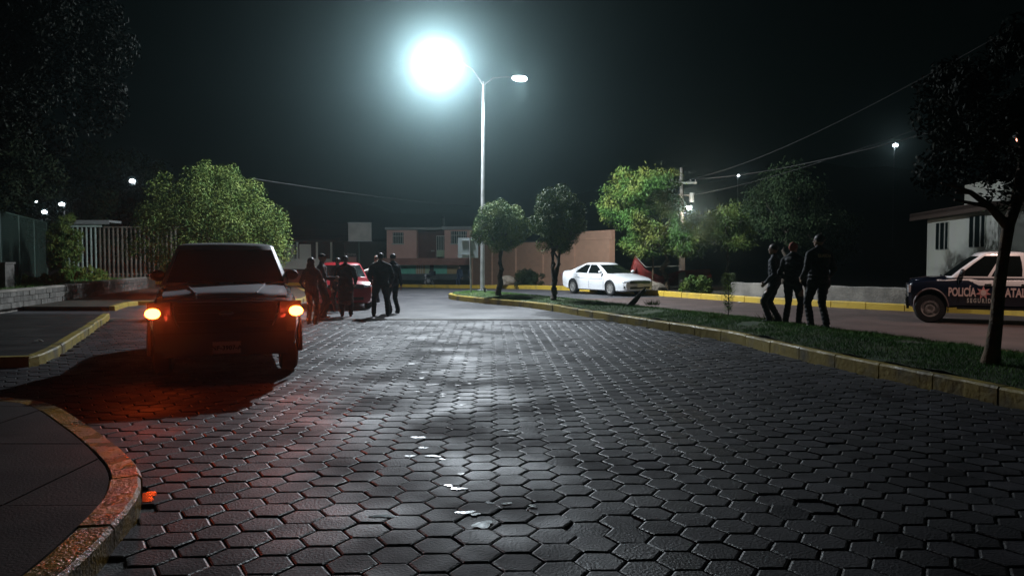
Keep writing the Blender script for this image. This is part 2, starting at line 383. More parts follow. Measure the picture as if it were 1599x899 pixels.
# puddles: thin skins of water lying in the low spots between the pavers
def puddle(x, y, rx, ry, seed, z=.0045, m='puddle'):
    r = random.Random(seed); n = 22; ph = [r.uniform(0, 6.28) for _ in range(3)]
    vs = [(x, y, z)]
    for k in range(n):
        a = 2 * math.pi * k / n
        j = 1 + .28 * math.sin(2 * a + ph[0]) + .2 * math.sin(3 * a + ph[1]) + .12 * math.sin(5 * a + ph[2])
        vs.append((x + rx * j * math.cos(a), y + ry * j * math.sin(a), z))
    mb = MB(); mb.add(vs, [(0, 1 + k, 1 + (k + 1) % n) for k in range(n)])
    o = mb.obj('puddle', M[m], paving); return o
for i, (px, py, rx, ry) in enumerate([(754, 819, .07, .055), (728, 800, .05, .03), (742, 803, .03, .02), (598, 806, .07, .03), (716, 763, .05, .03), (700, 758, .03, .02),
        (720, 740, .03, .02), (652, 683, .06, .04), (640, 712, .035, .03), (660, 699, .04, .03), (690, 717, .025, .02), (676, 712, .06, .03), (790, 672, .03, .03), (800, 677, .025, .02),
        (798, 683, .025, .02), (722, 632, .03, .03), (692, 615, .03, .03), (724, 566, .08, .06), (764, 564, .08, .07), (642, 568, .08, .07), (632, 523, .16, .12), (662, 520, .2, .12), (655, 528, .18, .12),
        (600, 526, .12, .1), (718, 546, .05, .05), (735, 500, .25, .1), (620, 512, .12, .1), (225, 776, .10, .09), (790, 786, .03, .02), (764, 785, .03, .02), (832, 790, .03, .02), (575, 690, .03, .02),
        (880, 524, .08, .07), (850, 512, .1, .1), (905, 531, .06, .06), (560, 560, .08, .05), (540, 610, .06, .04), (500, 640, .05, .03)]):
    g = gp(px, py); puddle(g.x, g.y, rx, ry, i, m='puddle' if py > 740 else 'film')
q = random.Random(99)
for i in range(130):
    px, py = q.gauss(700, 95), 503 + 120 * q.random() ** 1.6
    if px > 930 or px < 500: continue
    g = gp(px, py)
    if g.y < 20.6: puddle(g.x, g.y, q.uniform(.015, .05) * g.y / 10, q.uniform(.012, .035) * g.y / 10, 200 + i, .0048, 'film')

# ------------------------------------------------------------------ kerbs and raised ground
def kerb(name, path, width, h, m, side=1, stone=1.0, gap=.012, skip=(), z=gz, rough=.006):
    """side=+1: the path is the face towards the road and the kerb body lies to the left of travel"""
    root = empty(name, kind='structure')
    d = [0]
    for i in range(1, len(path)): d.append(d[-1] + (path[i] - path[i - 1]).length)
    def pt(s):
        s = min(max(s, 0), d[-1])
        for i in range(1, len(d)):
            if s <= d[i]:
                t = (s - d[i - 1]) / max(d[i] - d[i - 1], 1e-6); p = path[i - 1].lerp(path[i], t)
                tg = (path[i] - path[i - 1]).normalized(); return p, tg
        return path[-1], (path[-1] - path[-2]).normalized()
    n = int(d[-1] / stone); L = d[-1] / n
    for k in range(n):
        r = random.Random(k * 31 + len(name)); a = k * L + gap; b = (k + 1) * L - gap
        if any(u < (a + b) / 2 < v for u, v in skip): continue
        off = r.uniform(-rough, rough); dz = r.uniform(-rough, rough); mb = MB(); vs = []; K = max(2, int(L / .25))
        for i in range(K + 1):
            p, t = pt(a + (b - a) * i / K); nrm = Vector((-t.y, t.x)) * side; zz = z(p.x, p.y)
            c = .02
            for u, v in ((0, -.06), (0.0, h - c * 1.3), (c, h), (width - c * .6, h), (width, h - c * .6), (width, -.06)):
                jj = r.uniform(-.003, .003) if v > 0 else 0
                q = p + nrm * (u + off + jj); vs.append((q.x, q.y, zz + v + (dz + jj if v > 0 else 0)))
        fs = [(i * 6 + j, i * 6 + j + 1, i * 6 + 7 + j, i * 6 + 6 + j) for i in range(K) for j in range(5)]
        fs += [tuple(range(6))[::-1], tuple(K * 6 + j for j in range(6))]
        if side < 0: fs = [f[::-1] for f in fs]
        mb.add(vs, fs); mb.obj('kerb_stone', m(k) if callable(m) else m, root, smooth=False)
    return root
kerb('corner_kerb', near_kerb, .20, .15, lambda k: M['kerb_wet'], 1, 1.05, .012)
kerb('pavement_kerb', far_kerb, .17, .16, M['kerb_yellow'], 1, 1.1)
kerb('island_kerb', isl_kerb, .17, .15, M['kerb_yellow'], 1, 1.1)
kerb('median_kerb', med_near, .16, .20, M['kerb_yellow'], -1, 1.0)
kerb('median_back_kerb', med_far, .14, .20, M['kerb_yellow'], -1, 1.0)
kerb('roadside_kerb', right_kerb, .2, .22, M['kerb_bright'], -1, 1.2)

def slabs(name, poly, z, m, cell=1.5, rz=0.0, drop=.3):
    """pavement of cast slabs with recessed joints, cut to the polygon"""
    root = empty(name, kind='structure')
    xs = [p[0] for p in poly]; ys = [p[1] for p in poly]
    base = MB(); base.prism(poly, -drop, z - .02); base.obj('slab_base', M['bed'], root)
    y = math.floor(min(ys) / cell) * cell; x0 = math.floor(min(xs) / cell) * cell
    while y < max(ys):
        x = x0
        while x < max(xs):
            bm = bmesh.new(); vs = [bm.verts.new((p[0], p[1], z)) for p in poly]; bm.faces.new(vs)
            g = .008
            for co, no in (((x + g, 0, 0), (-1, 0, 0)), ((x + cell - g, 0, 0), (1, 0, 0)), ((0, y + g, 0), (0, -1, 0)), ((0, y + cell - g, 0), (0, 1, 0))):
                bmesh.ops.bisect_plane(bm, geom=bm.verts[:] + bm.edges[:] + bm.faces[:], plane_co=co, plane_no=no, clear_outer=True)
            if bm.faces and sum(f.calc_area() for f in bm.faces) > .05:
                bmesh.ops.triangulate(bm, faces=[f for f in bm.faces if len(f.verts) > 4])
                dz = rnd.uniform(-.004, .002)
                ret = bmesh.ops.extrude_face_region(bm, geom=bm.faces[:])
                for v in [e for e in ret['geom'] if isinstance(e, bmesh.types.BMVert)]: v.co.z -= .03
                for v in bm.verts: v.co.z += dz
                bmesh.ops.recalc_face_normals(bm, faces=bm.faces[:])
                me = bpy.data.meshes.new('slab'); bm.to_mesh(me); me.materials.append(m); link('slab', me, root)
            bm.free(); x += cell
        y += cell
    return root
ins = lambda path, d: [(p.x, p.y) for p in offs(path, d)]
slabs('corner_pavement', ins(near_kerb, .205) + [(-14, -3)], .146, M['walk'], 1.6)
slabs('pavement', ins(far_kerb, .175) + [(-15.1, 21.1), (-14.6, 17), (-14.6, 12.7)], .15, M['walk'], 1.5)
o = MB().prism(ins(isl_kerb, .175) + [(-19, 40), (-17.6, 34), (-16.0, 26), (-15.4, 24.3)], -.3, .14).obj('pavement_island', M['soil']); o['kind'] = 'structure'
# median: mounded soil
def inner(pth, d): return [(p.x, p.y) for p in offs(pth, d)]
mp = inner(med_near, -.165) + inner(med_far, -.145)
def med_z(x, y):
    c = 9
    for p in med_near[::2]: c = min(c, math.hypot(x - p.x, y - p.y))
    for p in med_far[::2]: c = min(c, math.hypot(x - p.x, y - p.y))
    return .185 + .10 * min(1, c / 1.2) + .015 * math.sin(x * 3) * math.sin(y * 2.3)
bm = bmesh.new(); bm.faces.new([bm.verts.new((x, y, 0)) for x, y in mp])
for ax in range(2):
    lo, hi = (-3, 11) if ax == 0 else (-3, 34); k = lo
    while k < hi:
        bmesh.ops.bisect_plane(bm, geom=bm.verts[:] + bm.edges[:] + bm.faces[:], plane_co=(k, 0, 0) if ax == 0 else (0, k, 0), plane_no=(1, 0, 0) if ax == 0 else (0, 1, 0)); k += .55
bmesh.ops.triangulate(bm, faces=bm.faces[:])
for v in bm.verts: v.co.z = med_z(v.co.x, v.co.y)
bmesh.ops.recalc_face_normals(bm, faces=bm.faces[:])
me = bpy.data.meshes.new('median'); bm.to_mesh(me); bm.free(); me.materials.append(M['turf'])
if sum(p.normal.z for p in me.polygons) < 0: me.flip_normals()
for p in me.polygons: p.use_smooth = True
o = link('median', me); o['kind'] = 'structure'
# grass blades
def quick_mesh(name, V, nper, m, pattern):
    """V (N, nper, 3) vertices; pattern: list of faces per item"""
    N = V.shape[0]; me = bpy.data.meshes.new(name)
    pat = np.array(pattern); k = pat.shape[1]; nf = pat.shape[0]
    me.vertices.add(N * nper); me.vertices.foreach_set('co', V.reshape(-1).astype(np.float32))
    idx = (np.arange(N)[:, None, None] * nper + pat[None]).reshape(-1).astype(np.int32)
    me.loops.add(len(idx)); me.loops.foreach_set('vertex_index', idx)
    me.polygons.add(N * nf); me.polygons.foreach_set('loop_start', (np.arange(N * nf) * k).astype(np.int32))
    me.polygons.foreach_set('loop_total', np.full(N * nf, k, dtype=np.int32))
    me.update(calc_edges=True); me.validate(); me.materials.append(m); return me
def grass(name, pts, h, wd, label, m=None):
    N = len(pts); P = np.array(pts); a = rng.uniform(0, 6.283, N); hh = h * rng.uniform(.5, 1.3, N); lean = rng.normal(0, .45, (N, 2)) * hh[:, None]
    V = np.zeros((N, 3, 3)); dx = np.cos(a) * wd; dy = np.sin(a) * wd
    V[:, 0] = P; V[:, 0, 0] -= dx; V[:, 0, 1] -= dy; V[:, 1] = P; V[:, 1, 0] += dx; V[:, 1, 1] += dy
    V[:, 2] = P; V[:, 2, :2] += lean; V[:, 2, 2] += hh
    o = link(name, quick_mesh(name, V, 3, m or M['grass'], [(0, 1, 2)])); tagp(o, label, 'grass', kind='stuff'); return o
pts = []
while len(pts) < 60000:
    y = rnd.uniform(4, 33.5) if rnd.random() < .6 else rnd.uniform(7, 20); x = rnd.uniform(-2.6, 10.5)
    if pip(x, y, mp):
        if math.sin(x * 2.1 + 1.3 * math.sin(y * 1.7)) * math.sin(y * 1.3 + x) < -.72: continue
        pts.append((x, y, med_z(x, y) - .005))
grass('grass', pts, .055, .005, 'short green grass covering the road median')

# ------------------------------------------------------------------ vegetation
def crown(name, clumps, n, size, m, parent, spray=False, flat=1.0):
    """leaf faces gathered in clumps: clumps = list of (centre, radius)"""
    K = len(clumps); cs = np.array([c for c, r in clumps]); rs = np.array([r for c, r in clumps]); wts = rs ** 2 / np.sum(rs ** 2)
    k = rng.choice(K, n, p=wts); d = rng.normal(size=(n, 3)); d /= np.linalg.norm(d, axis=1)[:, None]
    rad = rs[k] * rng.uniform(.35, 1.0, n) ** .6
    P = cs[k] + d * rad[:, None] * np.array([1, 1, flat])
    if spray:
        P = cs[k] + rng.normal(size=(n, 3)) * rs[k][:, None] * np.array([.52, .52, .36]) * 1.0
        d = (P - cs[k]); d /= np.linalg.norm(d, axis=1)[:, None] + 1e-6
        P[:, 2] -= .25 * rs[k] * (np.hypot(d[:, 0], d[:, 1])) ** 2
    nrm = d + rng.normal(0, .55, (n, 3)); nrm /= np.linalg.norm(nrm, axis=1)[:, None]
    t = rng.normal(size=(n, 3)); t -= nrm * np.sum(t * nrm, axis=1)[:, None]; t /= np.linalg.norm(t, axis=1)[:, None]
    if spray: t = t * .5 + np.stack([d[:, 0], d[:, 1], -np.abs(d[:, 2]) - .5], 1); t /= np.linalg.norm(t, axis=1)[:, None]
    b = np.cross(nrm, t); sz = size * rng.uniform(.6, 1.3, n)[:, None]
    V = np.zeros((n, 4, 3)); V[:, 0] = P - t * sz; V[:, 1] = P + b * sz * .42; V[:, 2] = P + t * sz; V[:, 3] = P - b * sz * .42
    return link(name, quick_mesh(name, V, 4, m, [(0, 1, 2, 3)]), parent)
def shell_clumps(c, r, n, cr, seed, fill=.25, squash=None):
    q = random.Random(seed); out = []
    for i in range(n):
        z = 1 - 2 * (i + .5) / n; a = i * 2.39996 + q.uniform(-.3, .3); s = math.sqrt(1 - z * z)
        k = q.uniform(.70, 1.04) if q.random() > fill else q.uniform(.2, .6)
        out.append((( c[0] + r[0] * k * s * math.cos(a), c[1] + r[1] * k * s * math.sin(a), c[2] + r[2] * k * z), cr * q.uniform(.7, 1.3)))
    return out
def limb(mb, p0, p1, r0, r1, seed, n=6, wob=.08):
    q = random.Random(seed); p0 = Vector(p0); p1 = Vector(p1); L = (p1 - p0).length; pts = []; rr = []
    for i in range(n + 1):
        t = i / n; w = math.sin(t * math.pi) * wob * L
        pts.append(p0.lerp(p1, t) + Vector((q.uniform(-w, w), q.uniform(-w, w), 0))); rr.append(r0 + (r1 - r0) * t)
    mb.tube(pts, rr, 8); return mb
def tree(base, label, cc, cr3, ncl, clr, leaves, lsize, lm, trunks, seed, group=None, name='tree', bark='bark', spray=False, fill=.25, flat=1.0, forks=5, extra=None):
    t = empty(name, base, label=label, cat='tree', group=group); b = Vector(base); c = Vector(cc) - b
    cl = shell_clumps(c, cr3, ncl, clr, seed, fill) + (extra or [])
    crown('crown', cl, leaves, lsize, M[lm], t, spray, flat)
    mb = MB(); q = random.Random(seed)
    for (pa, pb, r0, r1) in trunks: limb(mb, pa, pb, r0, r1, seed + int(r0 * 1000), 7, .05)
    end = Vector(trunks[0][1]); r1 = trunks[0][3]
    for i in range(forks):
        tgt = Vector(cl[q.randrange(len(cl))][0]); limb(mb, end if i % len(trunks) == 0 else Vector(trunks[i % len(trunks)][1]), end.lerp(tgt, .85), r1 * .8, r1 * .25, seed + i, 5, .1)
    mb.obj('trunk', M[bark], t, smooth=True, sharp=80)
    return t

G1 = gp(778, 461.5, .25)
tree(G1, 'round clipped tree with one trunk, nearest the lamp pole on the median', at(783, 354, G1.y), (.95, .95, .86), 70, .24, 26000, .035, 'leaf',
     [((0, 0, -.05), (.12, 0, 1.75), .12, .07)], 3, 'clipped trees on the median', 'clipped_tree', fill=.2, forks=9)
G2 = gp(864, 468.5, .25)
tree(G2, 'egg-shaped clipped tree with a forked double trunk on the median', at(871, 343, G2.y), (.84, .84, .98), 70, .24, 26000, .035, 'leaf',
     [((0, 0, -.05), (.03, 0, .6), .11, .10), ((.0, 0, .5), (-.03, .05, 1.75), .06, .045), ((.05, 0, .5), (.22, -.05, 1.75), .06, .045)], 5, 'clipped trees on the median', 'clipped_tree', fill=.2, forks=6)
# big rounded tree behind the pick-up
B = Vector((-11.6, 30.5, .14))
tree(B, 'big dense rounded tree rising behind the parked pick-up with the orange lights', (-12.1, 31, 2.6), (2.85, 2.4, 2.75), 150, .5, 60000, .05, 'leaf_yellow',
     [((0, 0, 0), (-.3, .3, 1.9), .22, .15)], 9, name='tree', fill=.12, extra=[((-.1 + .5 * math.cos(i * 1.9), .5 + .4 * math.sin(i * 2.3), 4.75 + .06 * (i % 4)), .42) for i in range(6)] + [((2.0 + .4 * math.cos(i), .2, 1.6 + .5 * (i % 4)), .5) for i in range(8)])
# tall feathery tree behind the sedan
G3 = at(1041, 451, 36.8); G3.z = gz(G3.x, 36.8) + .05
t3 = empty('feathery_tree', G3, label='tall feathery tree lit green beside the wooden power pole', cat='tree')
q = random.Random(21); cl = []
for i in range(120):
    z = q.random(); a = q.uniform(0, 6.28); rr = (1.9 if z < .8 else 1.5) * math.sqrt(q.uniform(.2, 1))
    cx = -1.05 + (.9 if z < .45 else -.25) * (1 - z) ; cl.append(((cx + rr * math.cos(a), rr * math.sin(a) * .9, 1.9 + 3.9 * z), q.uniform(.26, .50)))
cl += [((1.1 + q.uniform(-.6, .6), q.uniform(-.6, .6), 1.9 + q.uniform(-.3, .7)), .4) for _ in range(9)]
crown('crown', cl, 52000, .075, M['leaf_fresh'], t3, True, .62)
mb = MB(); limb(mb, (0, 0, -.1), (-.15, 0, 2.2), .16, .11, 5)
for i in range(12): limb(mb, (-.15, 0, 2.2), Vector(cl[q.randrange(len(cl))][0]) * .92, .07, .02, i)
mb.obj('trunk', M['bark_pale'], t3, smooth=True, sharp=80)
# dim trees beyond the right-hand road
for i, (px, py, Y, rx, rz, n, lab) in enumerate([(1135, 352, 37, 1.3, 1.1, 12000, 'low dim tree just right of the wooden power pole'),
        (1225, 318, 34, 1.6, 1.75, 16000, 'taller dim tree behind the three standing officers'),
        (1290, 365, 37, 1.4, 1.6, 9000, 'darkest tree rising between the officers and the white house')]):
    c = at(px, py, Y); b = Vector((c.x, c.y, .1))
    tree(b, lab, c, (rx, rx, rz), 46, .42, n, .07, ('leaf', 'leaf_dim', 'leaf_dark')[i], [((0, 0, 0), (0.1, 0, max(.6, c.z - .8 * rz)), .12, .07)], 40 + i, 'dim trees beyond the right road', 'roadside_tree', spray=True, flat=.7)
# foreground tree on the right of the median
G5 = gp(1547, 568, .27)
t5 = empty('leaning_tree', G5, label='dark tree with a leaning trunk on the median in front of the police truck', cat='tree')
mb = MB(); Y5 = G5.y
def l5(px, py, dy=0): return at(px, py, Y5 + dy) - G5
mb.tube([l5(1545, 575), l5(1550, 545), l5(1556, 500), l5(1560, 450), l5(1567, 400), l5(1575, 350), l5(1590, 310)], [.13, .095, .080, .075, .070, .075, .065], 12)
mb.tube([l5(1575, 355), l5(1545, 322), l5(1515, 300), l5(1492, 300)], [.07, .05, .035, .02], 8)
mb.tube([l5(1545, 322), l5(1520, 318), l5(1490, 312)], [.035, .025, .015], 8)
mb.tube([l5(1515, 300), l5(1488, 290), l5(1470, 286)], [.03, .02, .012], 8)
mb.tube([l5(1590, 310), l5(1600, 240, .4), l5(1580, 150, .6)], [.09, .06, .03], 8)
mb.tube([l5(1590, 310), l5(1640, 240, -.3), l5(1680, 170, -.3)], [.08, .05, .03], 8)
mb.obj('trunk', M['bark_pale'], t5, smooth=True, sharp=80)
cl = shell_clumps(l5(1640, 180), (1.65, 1.5, 1.15), 80, .30, 77, .35)
cl5 = [c_ for c_ in cl]
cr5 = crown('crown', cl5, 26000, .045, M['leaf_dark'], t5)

# tall dark trees at the top left
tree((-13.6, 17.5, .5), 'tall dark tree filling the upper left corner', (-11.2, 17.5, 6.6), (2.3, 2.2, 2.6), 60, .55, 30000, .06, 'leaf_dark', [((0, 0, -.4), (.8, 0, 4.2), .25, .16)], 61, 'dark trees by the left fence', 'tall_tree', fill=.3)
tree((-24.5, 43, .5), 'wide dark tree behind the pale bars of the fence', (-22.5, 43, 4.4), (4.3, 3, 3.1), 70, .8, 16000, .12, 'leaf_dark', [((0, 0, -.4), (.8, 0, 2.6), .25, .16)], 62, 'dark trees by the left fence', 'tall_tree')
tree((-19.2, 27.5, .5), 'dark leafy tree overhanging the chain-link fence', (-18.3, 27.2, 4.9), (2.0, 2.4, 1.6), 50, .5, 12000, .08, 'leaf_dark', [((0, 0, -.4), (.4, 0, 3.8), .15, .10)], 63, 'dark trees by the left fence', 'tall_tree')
# climbing shrub by the pale gate, ground bushes
def bush(name, label, centre, r3, ncl, clr, n, size, lm, seed, cat='bush', group=None, flat=1.0):
    c = Vector(centre); base = Vector((c.x, c.y, c.z - r3[2])); t = empty(name, base, label=label, cat=cat, group=group)
    crown('foliage', shell_clumps(c - base, r3, ncl, clr, seed, .3), n, size, M[lm], t, flat=flat)
    mb = MB(); q = random.Random(seed)
    for i in range(5): limb(mb, (q.uniform(-.1, .1), q.uniform(-.1, .1), -.02), (q.uniform(-.6, .6) * r3[0], q.uniform(-.6, .6) * r3[1], r3[2] * q.uniform(1, 1.7)), .03, .012, seed + i)
    mb.obj('stem', M['bark'], t, smooth=True); return t
bush('climbing_shrub', 'tall scraggly shrub climbing at the left end of the pale barred fence', at(100, 385, 37.6), (.75, .5, 1.75), 40, .3, 7000, .07, 'leaf', 71, 'shrub')
bush('low_hedge', 'low green bush growing under the pale fence bars', at(130, 434, 36.6), (1.4, .5, .42), 30, .22, 6000, .06, 'leaf_fresh', 72)
bush('weeds', 'weedy plants along the terrace under the chain-link fence', at(55, 439, 31.5), (1.6, .4, .22), 26, .16, 4000, .05, 'leaf', 73, 'weeds')
bush('bush', 'dark bush at the foot of the orange-tan wall', at(826, 437, 46), (.85, .5, .52), 30, .25, 6000, .06, 'leaf_dark', 74)
bush('bush', 'greyish bush beside the concrete low wall, right of the power pole', at(1090, 446, 33), (.75, .4, .34), 24, .2, 4000, .05, 'leaf', 75)
# sapling on the median
sb = gp(1137, 494, .26); sp = empty('sapling', sb, label='slim young sapling standing alone on the median grass', cat='sapling')
MB().tube([(0, 0, -.05), (.01, 0, .5), (-.01, 0, 1.0)], [.012, .010, .005], 6).obj('stem', M['bark'], sp)
P = []; q = random.Random(4)
for i in range(620):
    z = .10 + .95 * q.random() ** .8; r_ = (.08 + .10 * min(1, z / .6)) * q.uniform(.5, 1); a = q.uniform(0, 6.28); P.append((r_ * math.cos(a), r_ * math.sin(a), z, a))
V = np.zeros((len(P), 4, 3))
for i, (x, y, z, a) in enumerate(P):
    d = Vector((math.cos(a), math.sin(a), q.uniform(-.2, .6))).normalized(); s_ = d.cross(Vector((0, 0, 1))).normalized(); c = Vector((x, y, z))
    L = q.uniform(.04, .07); V[i] = [c - d * L, c + s_ * .02, c + d * L, c - s_ * .02]
link('foliage', quick_mesh('foliage', V, 4, M['leaf_yellow'], [(0, 1, 2, 3)]), sp)
# broken stump leaning on the median
st = gp(985, 478.5, .25); s_ = empty('tree_stump', st, label='black broken stump leaning to the right on the median', cat='stump')
mb = MB(); mb.tube([(-.08, 0, -.05), (0, 0, .05), (.12, 0, .18), (.24, 0, .32), (.36, 0, .46), (.42, .0, .54)], [.10, .085, .08, .065, .055, .03], 9)
mb.tube([(.3, 0, .40), (.42, .05, .42), (.48, .05, .50)], [.04, .03, .015], 7); mb.obj('wood', M['bark'], s_, smooth=True, sharp=70)
# plant tufts on the median in front of the officers
for i, (px, py) in enumerate([(1203, 499), (1118, 497), (1020, 476)]):
    g = gp(px, py, .27); t = empty('grass_tuft', g, label=['pale leafy tuft at the feet of the leftmost officer', 'green tuft left of the sapling on the median', 'small tuft beside the leaning stump'][i], cat='tuft', group='tufts on the median')
    P = [(rnd.gauss(0, .12), rnd.gauss(0, .08), 0) for _ in range(70)]; V = np.zeros((70, 3, 3))
    for k, p in enumerate(P):
        a = rnd.uniform(0, 6.28); h = rnd.uniform(.07, .2); dx, dy = math.cos(a) * .012, math.sin(a) * .012
        V[k] = [(p[0] - dx, p[1] - dy, 0), (p[0] + dx, p[1] + dy, 0), (p[0] * 1.5 + rnd.gauss(0, .03), p[1] * 1.5, h)]
    link('blades', quick_mesh('blades', V, 3, M['leaf_fresh'], [(0, 1, 2)]), t)

# ------------------------------------------------------------------ boulders, low walls
def boulder(c, r3, seed, label):
    bm = bmesh.new(); bmesh.ops.create_icosphere(bm, subdivisions=3, radius=1); q = random.Random(seed); ph = [q.uniform(0, 6) for _ in range(6)]
    for v in bm.verts:
        n = v.co.normalized(); k = 1 + .14 * math.sin(3 * n.x + ph[0]) * math.sin(2.5 * n.y + ph[1]) + .08 * math.sin(6 * n.z + ph[2] + 4 * n.x) + q.uniform(-.015, .015)
        v.co = Vector((n.x * r3[0] * k, n.y * r3[1] * k, max(n.z, -.5) * r3[2] * k))
    me = bpy.data.meshes.new('boulder'); bm.to_mesh(me); bm.free(); me.materials.append(M['boulder']); o = link('boulder', me, loc=c)
    return tagp(o, label, 'boulder', 'boulders behind the kerb')
boulder(at(1023, 452, 35.2), (.50, .4, .42), 1, 'rounded boulder behind the kerb in front of the red awning')
boulder(at(792, 439, 47), (.55, .4, .35), 2, 'pale rock beside the dark bush at the tan wall')
rk = [p for p in right_kerb if p.y < 30.2]
wpath = offs(rk, -.55)
def wall_along(path, th, z0, z1, jitter=.02, side=-1):
    a = path; b = offs(path, th * side); mb = MB(); vs = []; n = len(a)
    for i in range(n):
        j = rnd.uniform(-jitter, jitter); zt = (z1(i / n) if callable(z1) else z1) + j
        vs += [(a[i].x, a[i].y, z0), (a[i].x, a[i].y, zt - .03), (a[i].x + (b[i].x - a[i].x) * .12, a[i].y + (b[i].y - a[i].y) * .12, zt), (b[i].x, b[i].y, zt), (b[i].x, b[i].y, z0)]
    fs = [(i * 5 + k, i * 5 + k + 1, i * 5 + 6 + k, i * 5 + 5 + k) for i in range(n - 1) for k in range(4)] + [(0, 1, 2, 3, 4)[::-1], tuple((n - 1) * 5 + k for k in range(5))]
    mb.add(vs, fs); return mb
lw = wall_along(dense([(p.x, p.y) for p in wpath[::3]], .35), .28, -.05, .70, .018).obj('low_wall', M['concrete'], smooth=False)
tagp(lw, 'rough grey low wall running behind the yellow kerb on the right', 'wall')
rv = MB(); pts_ = [(p.x, p.y) for p in offs([p for p in right_kerb if p.y < 58.6], -.205)]
verge = grid_poly('verge', pts_ + [(-6, 90), (60, 90), (60, -3)], M['soil'], .13, 2.0)

# retaining wall and terrace at the left, built of stone blocks
tw = [Vector(p) for p in ((-13.6, 9), (-14.3, 15), (-15.0, 21), (-16.0, 27), (-17.6, 34.5), (-18.4, 38.8))]
tw = dense([(p.x, p.y) for p in tw], .42)
rw = empty('retaining_wall', label='low stone retaining wall along the left pavement', cat='wall')
for row in range(3):
    for i in range(len(tw) - 1):
        a, b = tw[i], tw[i + 1]
        if row % 2: a = a.lerp(b, .5); b = b + (tw[i + 1] - tw[i]) * .5
        if a.y < 14 and row < 0: continue
        mid = (a + b) / 2; L = (b - a).length - .018; ang = math.atan2(b.y - a.y, b.x - a.x); dz = .175
        MB().box((mid.x + rnd.uniform(-.012, .012), mid.y, .15 + dz * (row + .5) - .02), (L, .25, dz - .015), ang).obj('stone_block', M['stone'], rw)
core = wall_along([Vector((p.x - .02, p.y)) for p in tw], .16, 0, .60, 0, 1).obj('wall_core', M['concrete'], rw)
cop = wall_along([Vector((p.x + .14, p.y)) for p in tw], .34, .635, .70, .004, 1).obj('coping', M['concrete'], rw)
terr = [(p.x - .14, p.y) for p in tw] + [(-18.9, 41), (-34, 60), (-44, 60), (-44, 9)]
o = MB().prism(terr, -.3, .60).obj('terrace', M['soil']); o['kind'] = 'structure'
pts = []
while len(pts) < 9000:
    y = rnd.uniform(20, 40); x = rnd.uniform(-24, -15.5)
    if pip(x, y, terr): pts.append((x, y, .60))
grass('grass', pts, .10, .008, 'rough grass on the raised terrace behind the stone wall')
# stone pier at the far left
pier = MB(); pier.box((0, 0, .55), (.62, .5, 1.1)); pier.box((0, 0, 1.13), (.7, .58, .06))
p_ = at(2, 440, 27.5); pier.obj('gate_pier', M['stone'], loc=(p_.x, p_.y, .35)); tagp(bpy.data.objects['gate_pier'], 'short stone pier at the left edge of the low wall', 'pier')

# ------------------------------------------------------------------ fences at the left
def chain_fence(p0, p1, h, z0, label, posts):
    t = empty('chain_link_fence', (p0[0], p0[1], z0), label=label, cat='fence')
    v = Vector((p1[0] - p0[0], p1[1] - p0[1], 0)); L = v.length; u = v / L
    for s in posts: MB().tube([u * s + Vector((0, 0, -.1)), u * s + Vector((0, 0, h))], .03, 8).obj('post', M['fence_green'], t, smooth=True)
    MB().tube([Vector((0, 0, h)), v + Vector((0, 0, h))], .024, 8).obj('top_rail', M['fence_green'], t, smooth=True)
    mb = MB(); step = .16; k = -h
    while k < L:                       # diagonal wires both ways
        for sg in (1, -1):
            a = max(k, 0); b = min(k + h, L)
            if b > a:
                za = (a - k) if sg > 0 else h - (a - k); zb = (b - k) if sg > 0 else h - (b - k)
                pa = u * a + Vector((0, 0, za)); pb = u * b + Vector((0, 0, zb))
                mb.tube([pa, pb], .0035, 3, cap=False)
        k += step
    o = mb.obj('mesh', M['fence_green'], t); return t
f0 = at(-60, 440, 23); f1 = at(10, 440, 28); f2 = at(78, 440, 38)
chain_fence((f0.x, f0.y), (f2.x - 0.0, f2.y), 2.75, .6, 'green chain-link fence receding along the left terrace', [0.05, 3, (Vector((f1.x - f0.x, f1.y - f0.y))).length, 8.8, 12.2, 15.6])
# pale barred fence
bf = empty('barred_fence', (-22.3, 38.6, .6), label='pale green fence of upright bars left of the big tree', cat='fence')
n = 0; x = 0
while x < 5.6:
    pale = x < 1.75
    b = MB().box((0, 0, 1.32), (.062, .04, 2.55)); b.obj('bar', M['bar'] if pale else M['bar_shaded'], bf, loc=(x, 0, 0)); x += .222
MB().box((.95, -.03, 2.64), (1.9, .05, .12)).obj('top_rail', M['bar'], bf)
MB().box((3.85, .0, 2.58), (3.7, .05, .06)).obj('rail', M['bar_shaded'], bf)
MB().box((2.8, .035, .25), (5.7, .03, .06)).obj('rail', M['bar_shaded'], bf)
gr = MB(); gr.box((1.25, .5, 2.86), (2.1, 1.2, .12)); gr.box((1.25, -.1, 2.80), (2.1, .04, .16)); gr.obj('gate_roof', M['roof_grey'], bf)

# ------------------------------------------------------------------ tan wall, pink house and other buildings
def oriented(p0, p1):
    v = Vector((p1[0] - p0[0], p1[1] - p0[1], 0)); return math.atan2(v.y, v.x), v.length
p0, p1 = (-3.2, 60.5), (5.4, 42.2)
ang, L = oriented(p0, p1)
tn = empty('brick_wall', (p0[0], p0[1], -.7), ang, label='high orange-tan brick wall behind the clipped trees', cat='wall')
mb = MB(); mb.box((L / 2, .12, 1.68), (L, .24, 3.36)); mb.obj('wall', M['tan_wall'], tn)
MB().box((L - 2.0, .13, 3.62), (4.0, .22, .50)).obj('raised_end', M['tan_wall'], tn)
MB().box((L / 2 - 2.0, .12, 3.385), (L - 4.1, .30, .05)).obj('coping', M['dark_wall'], tn)
for k in range(6): MB().box((k * L / 5.0 + (0.18 if k == 0 else -.18 if k == 5 else 0), -.05, 1.67), (.34, .1, 3.32)).obj('pier', M['tan_wall'], tn)

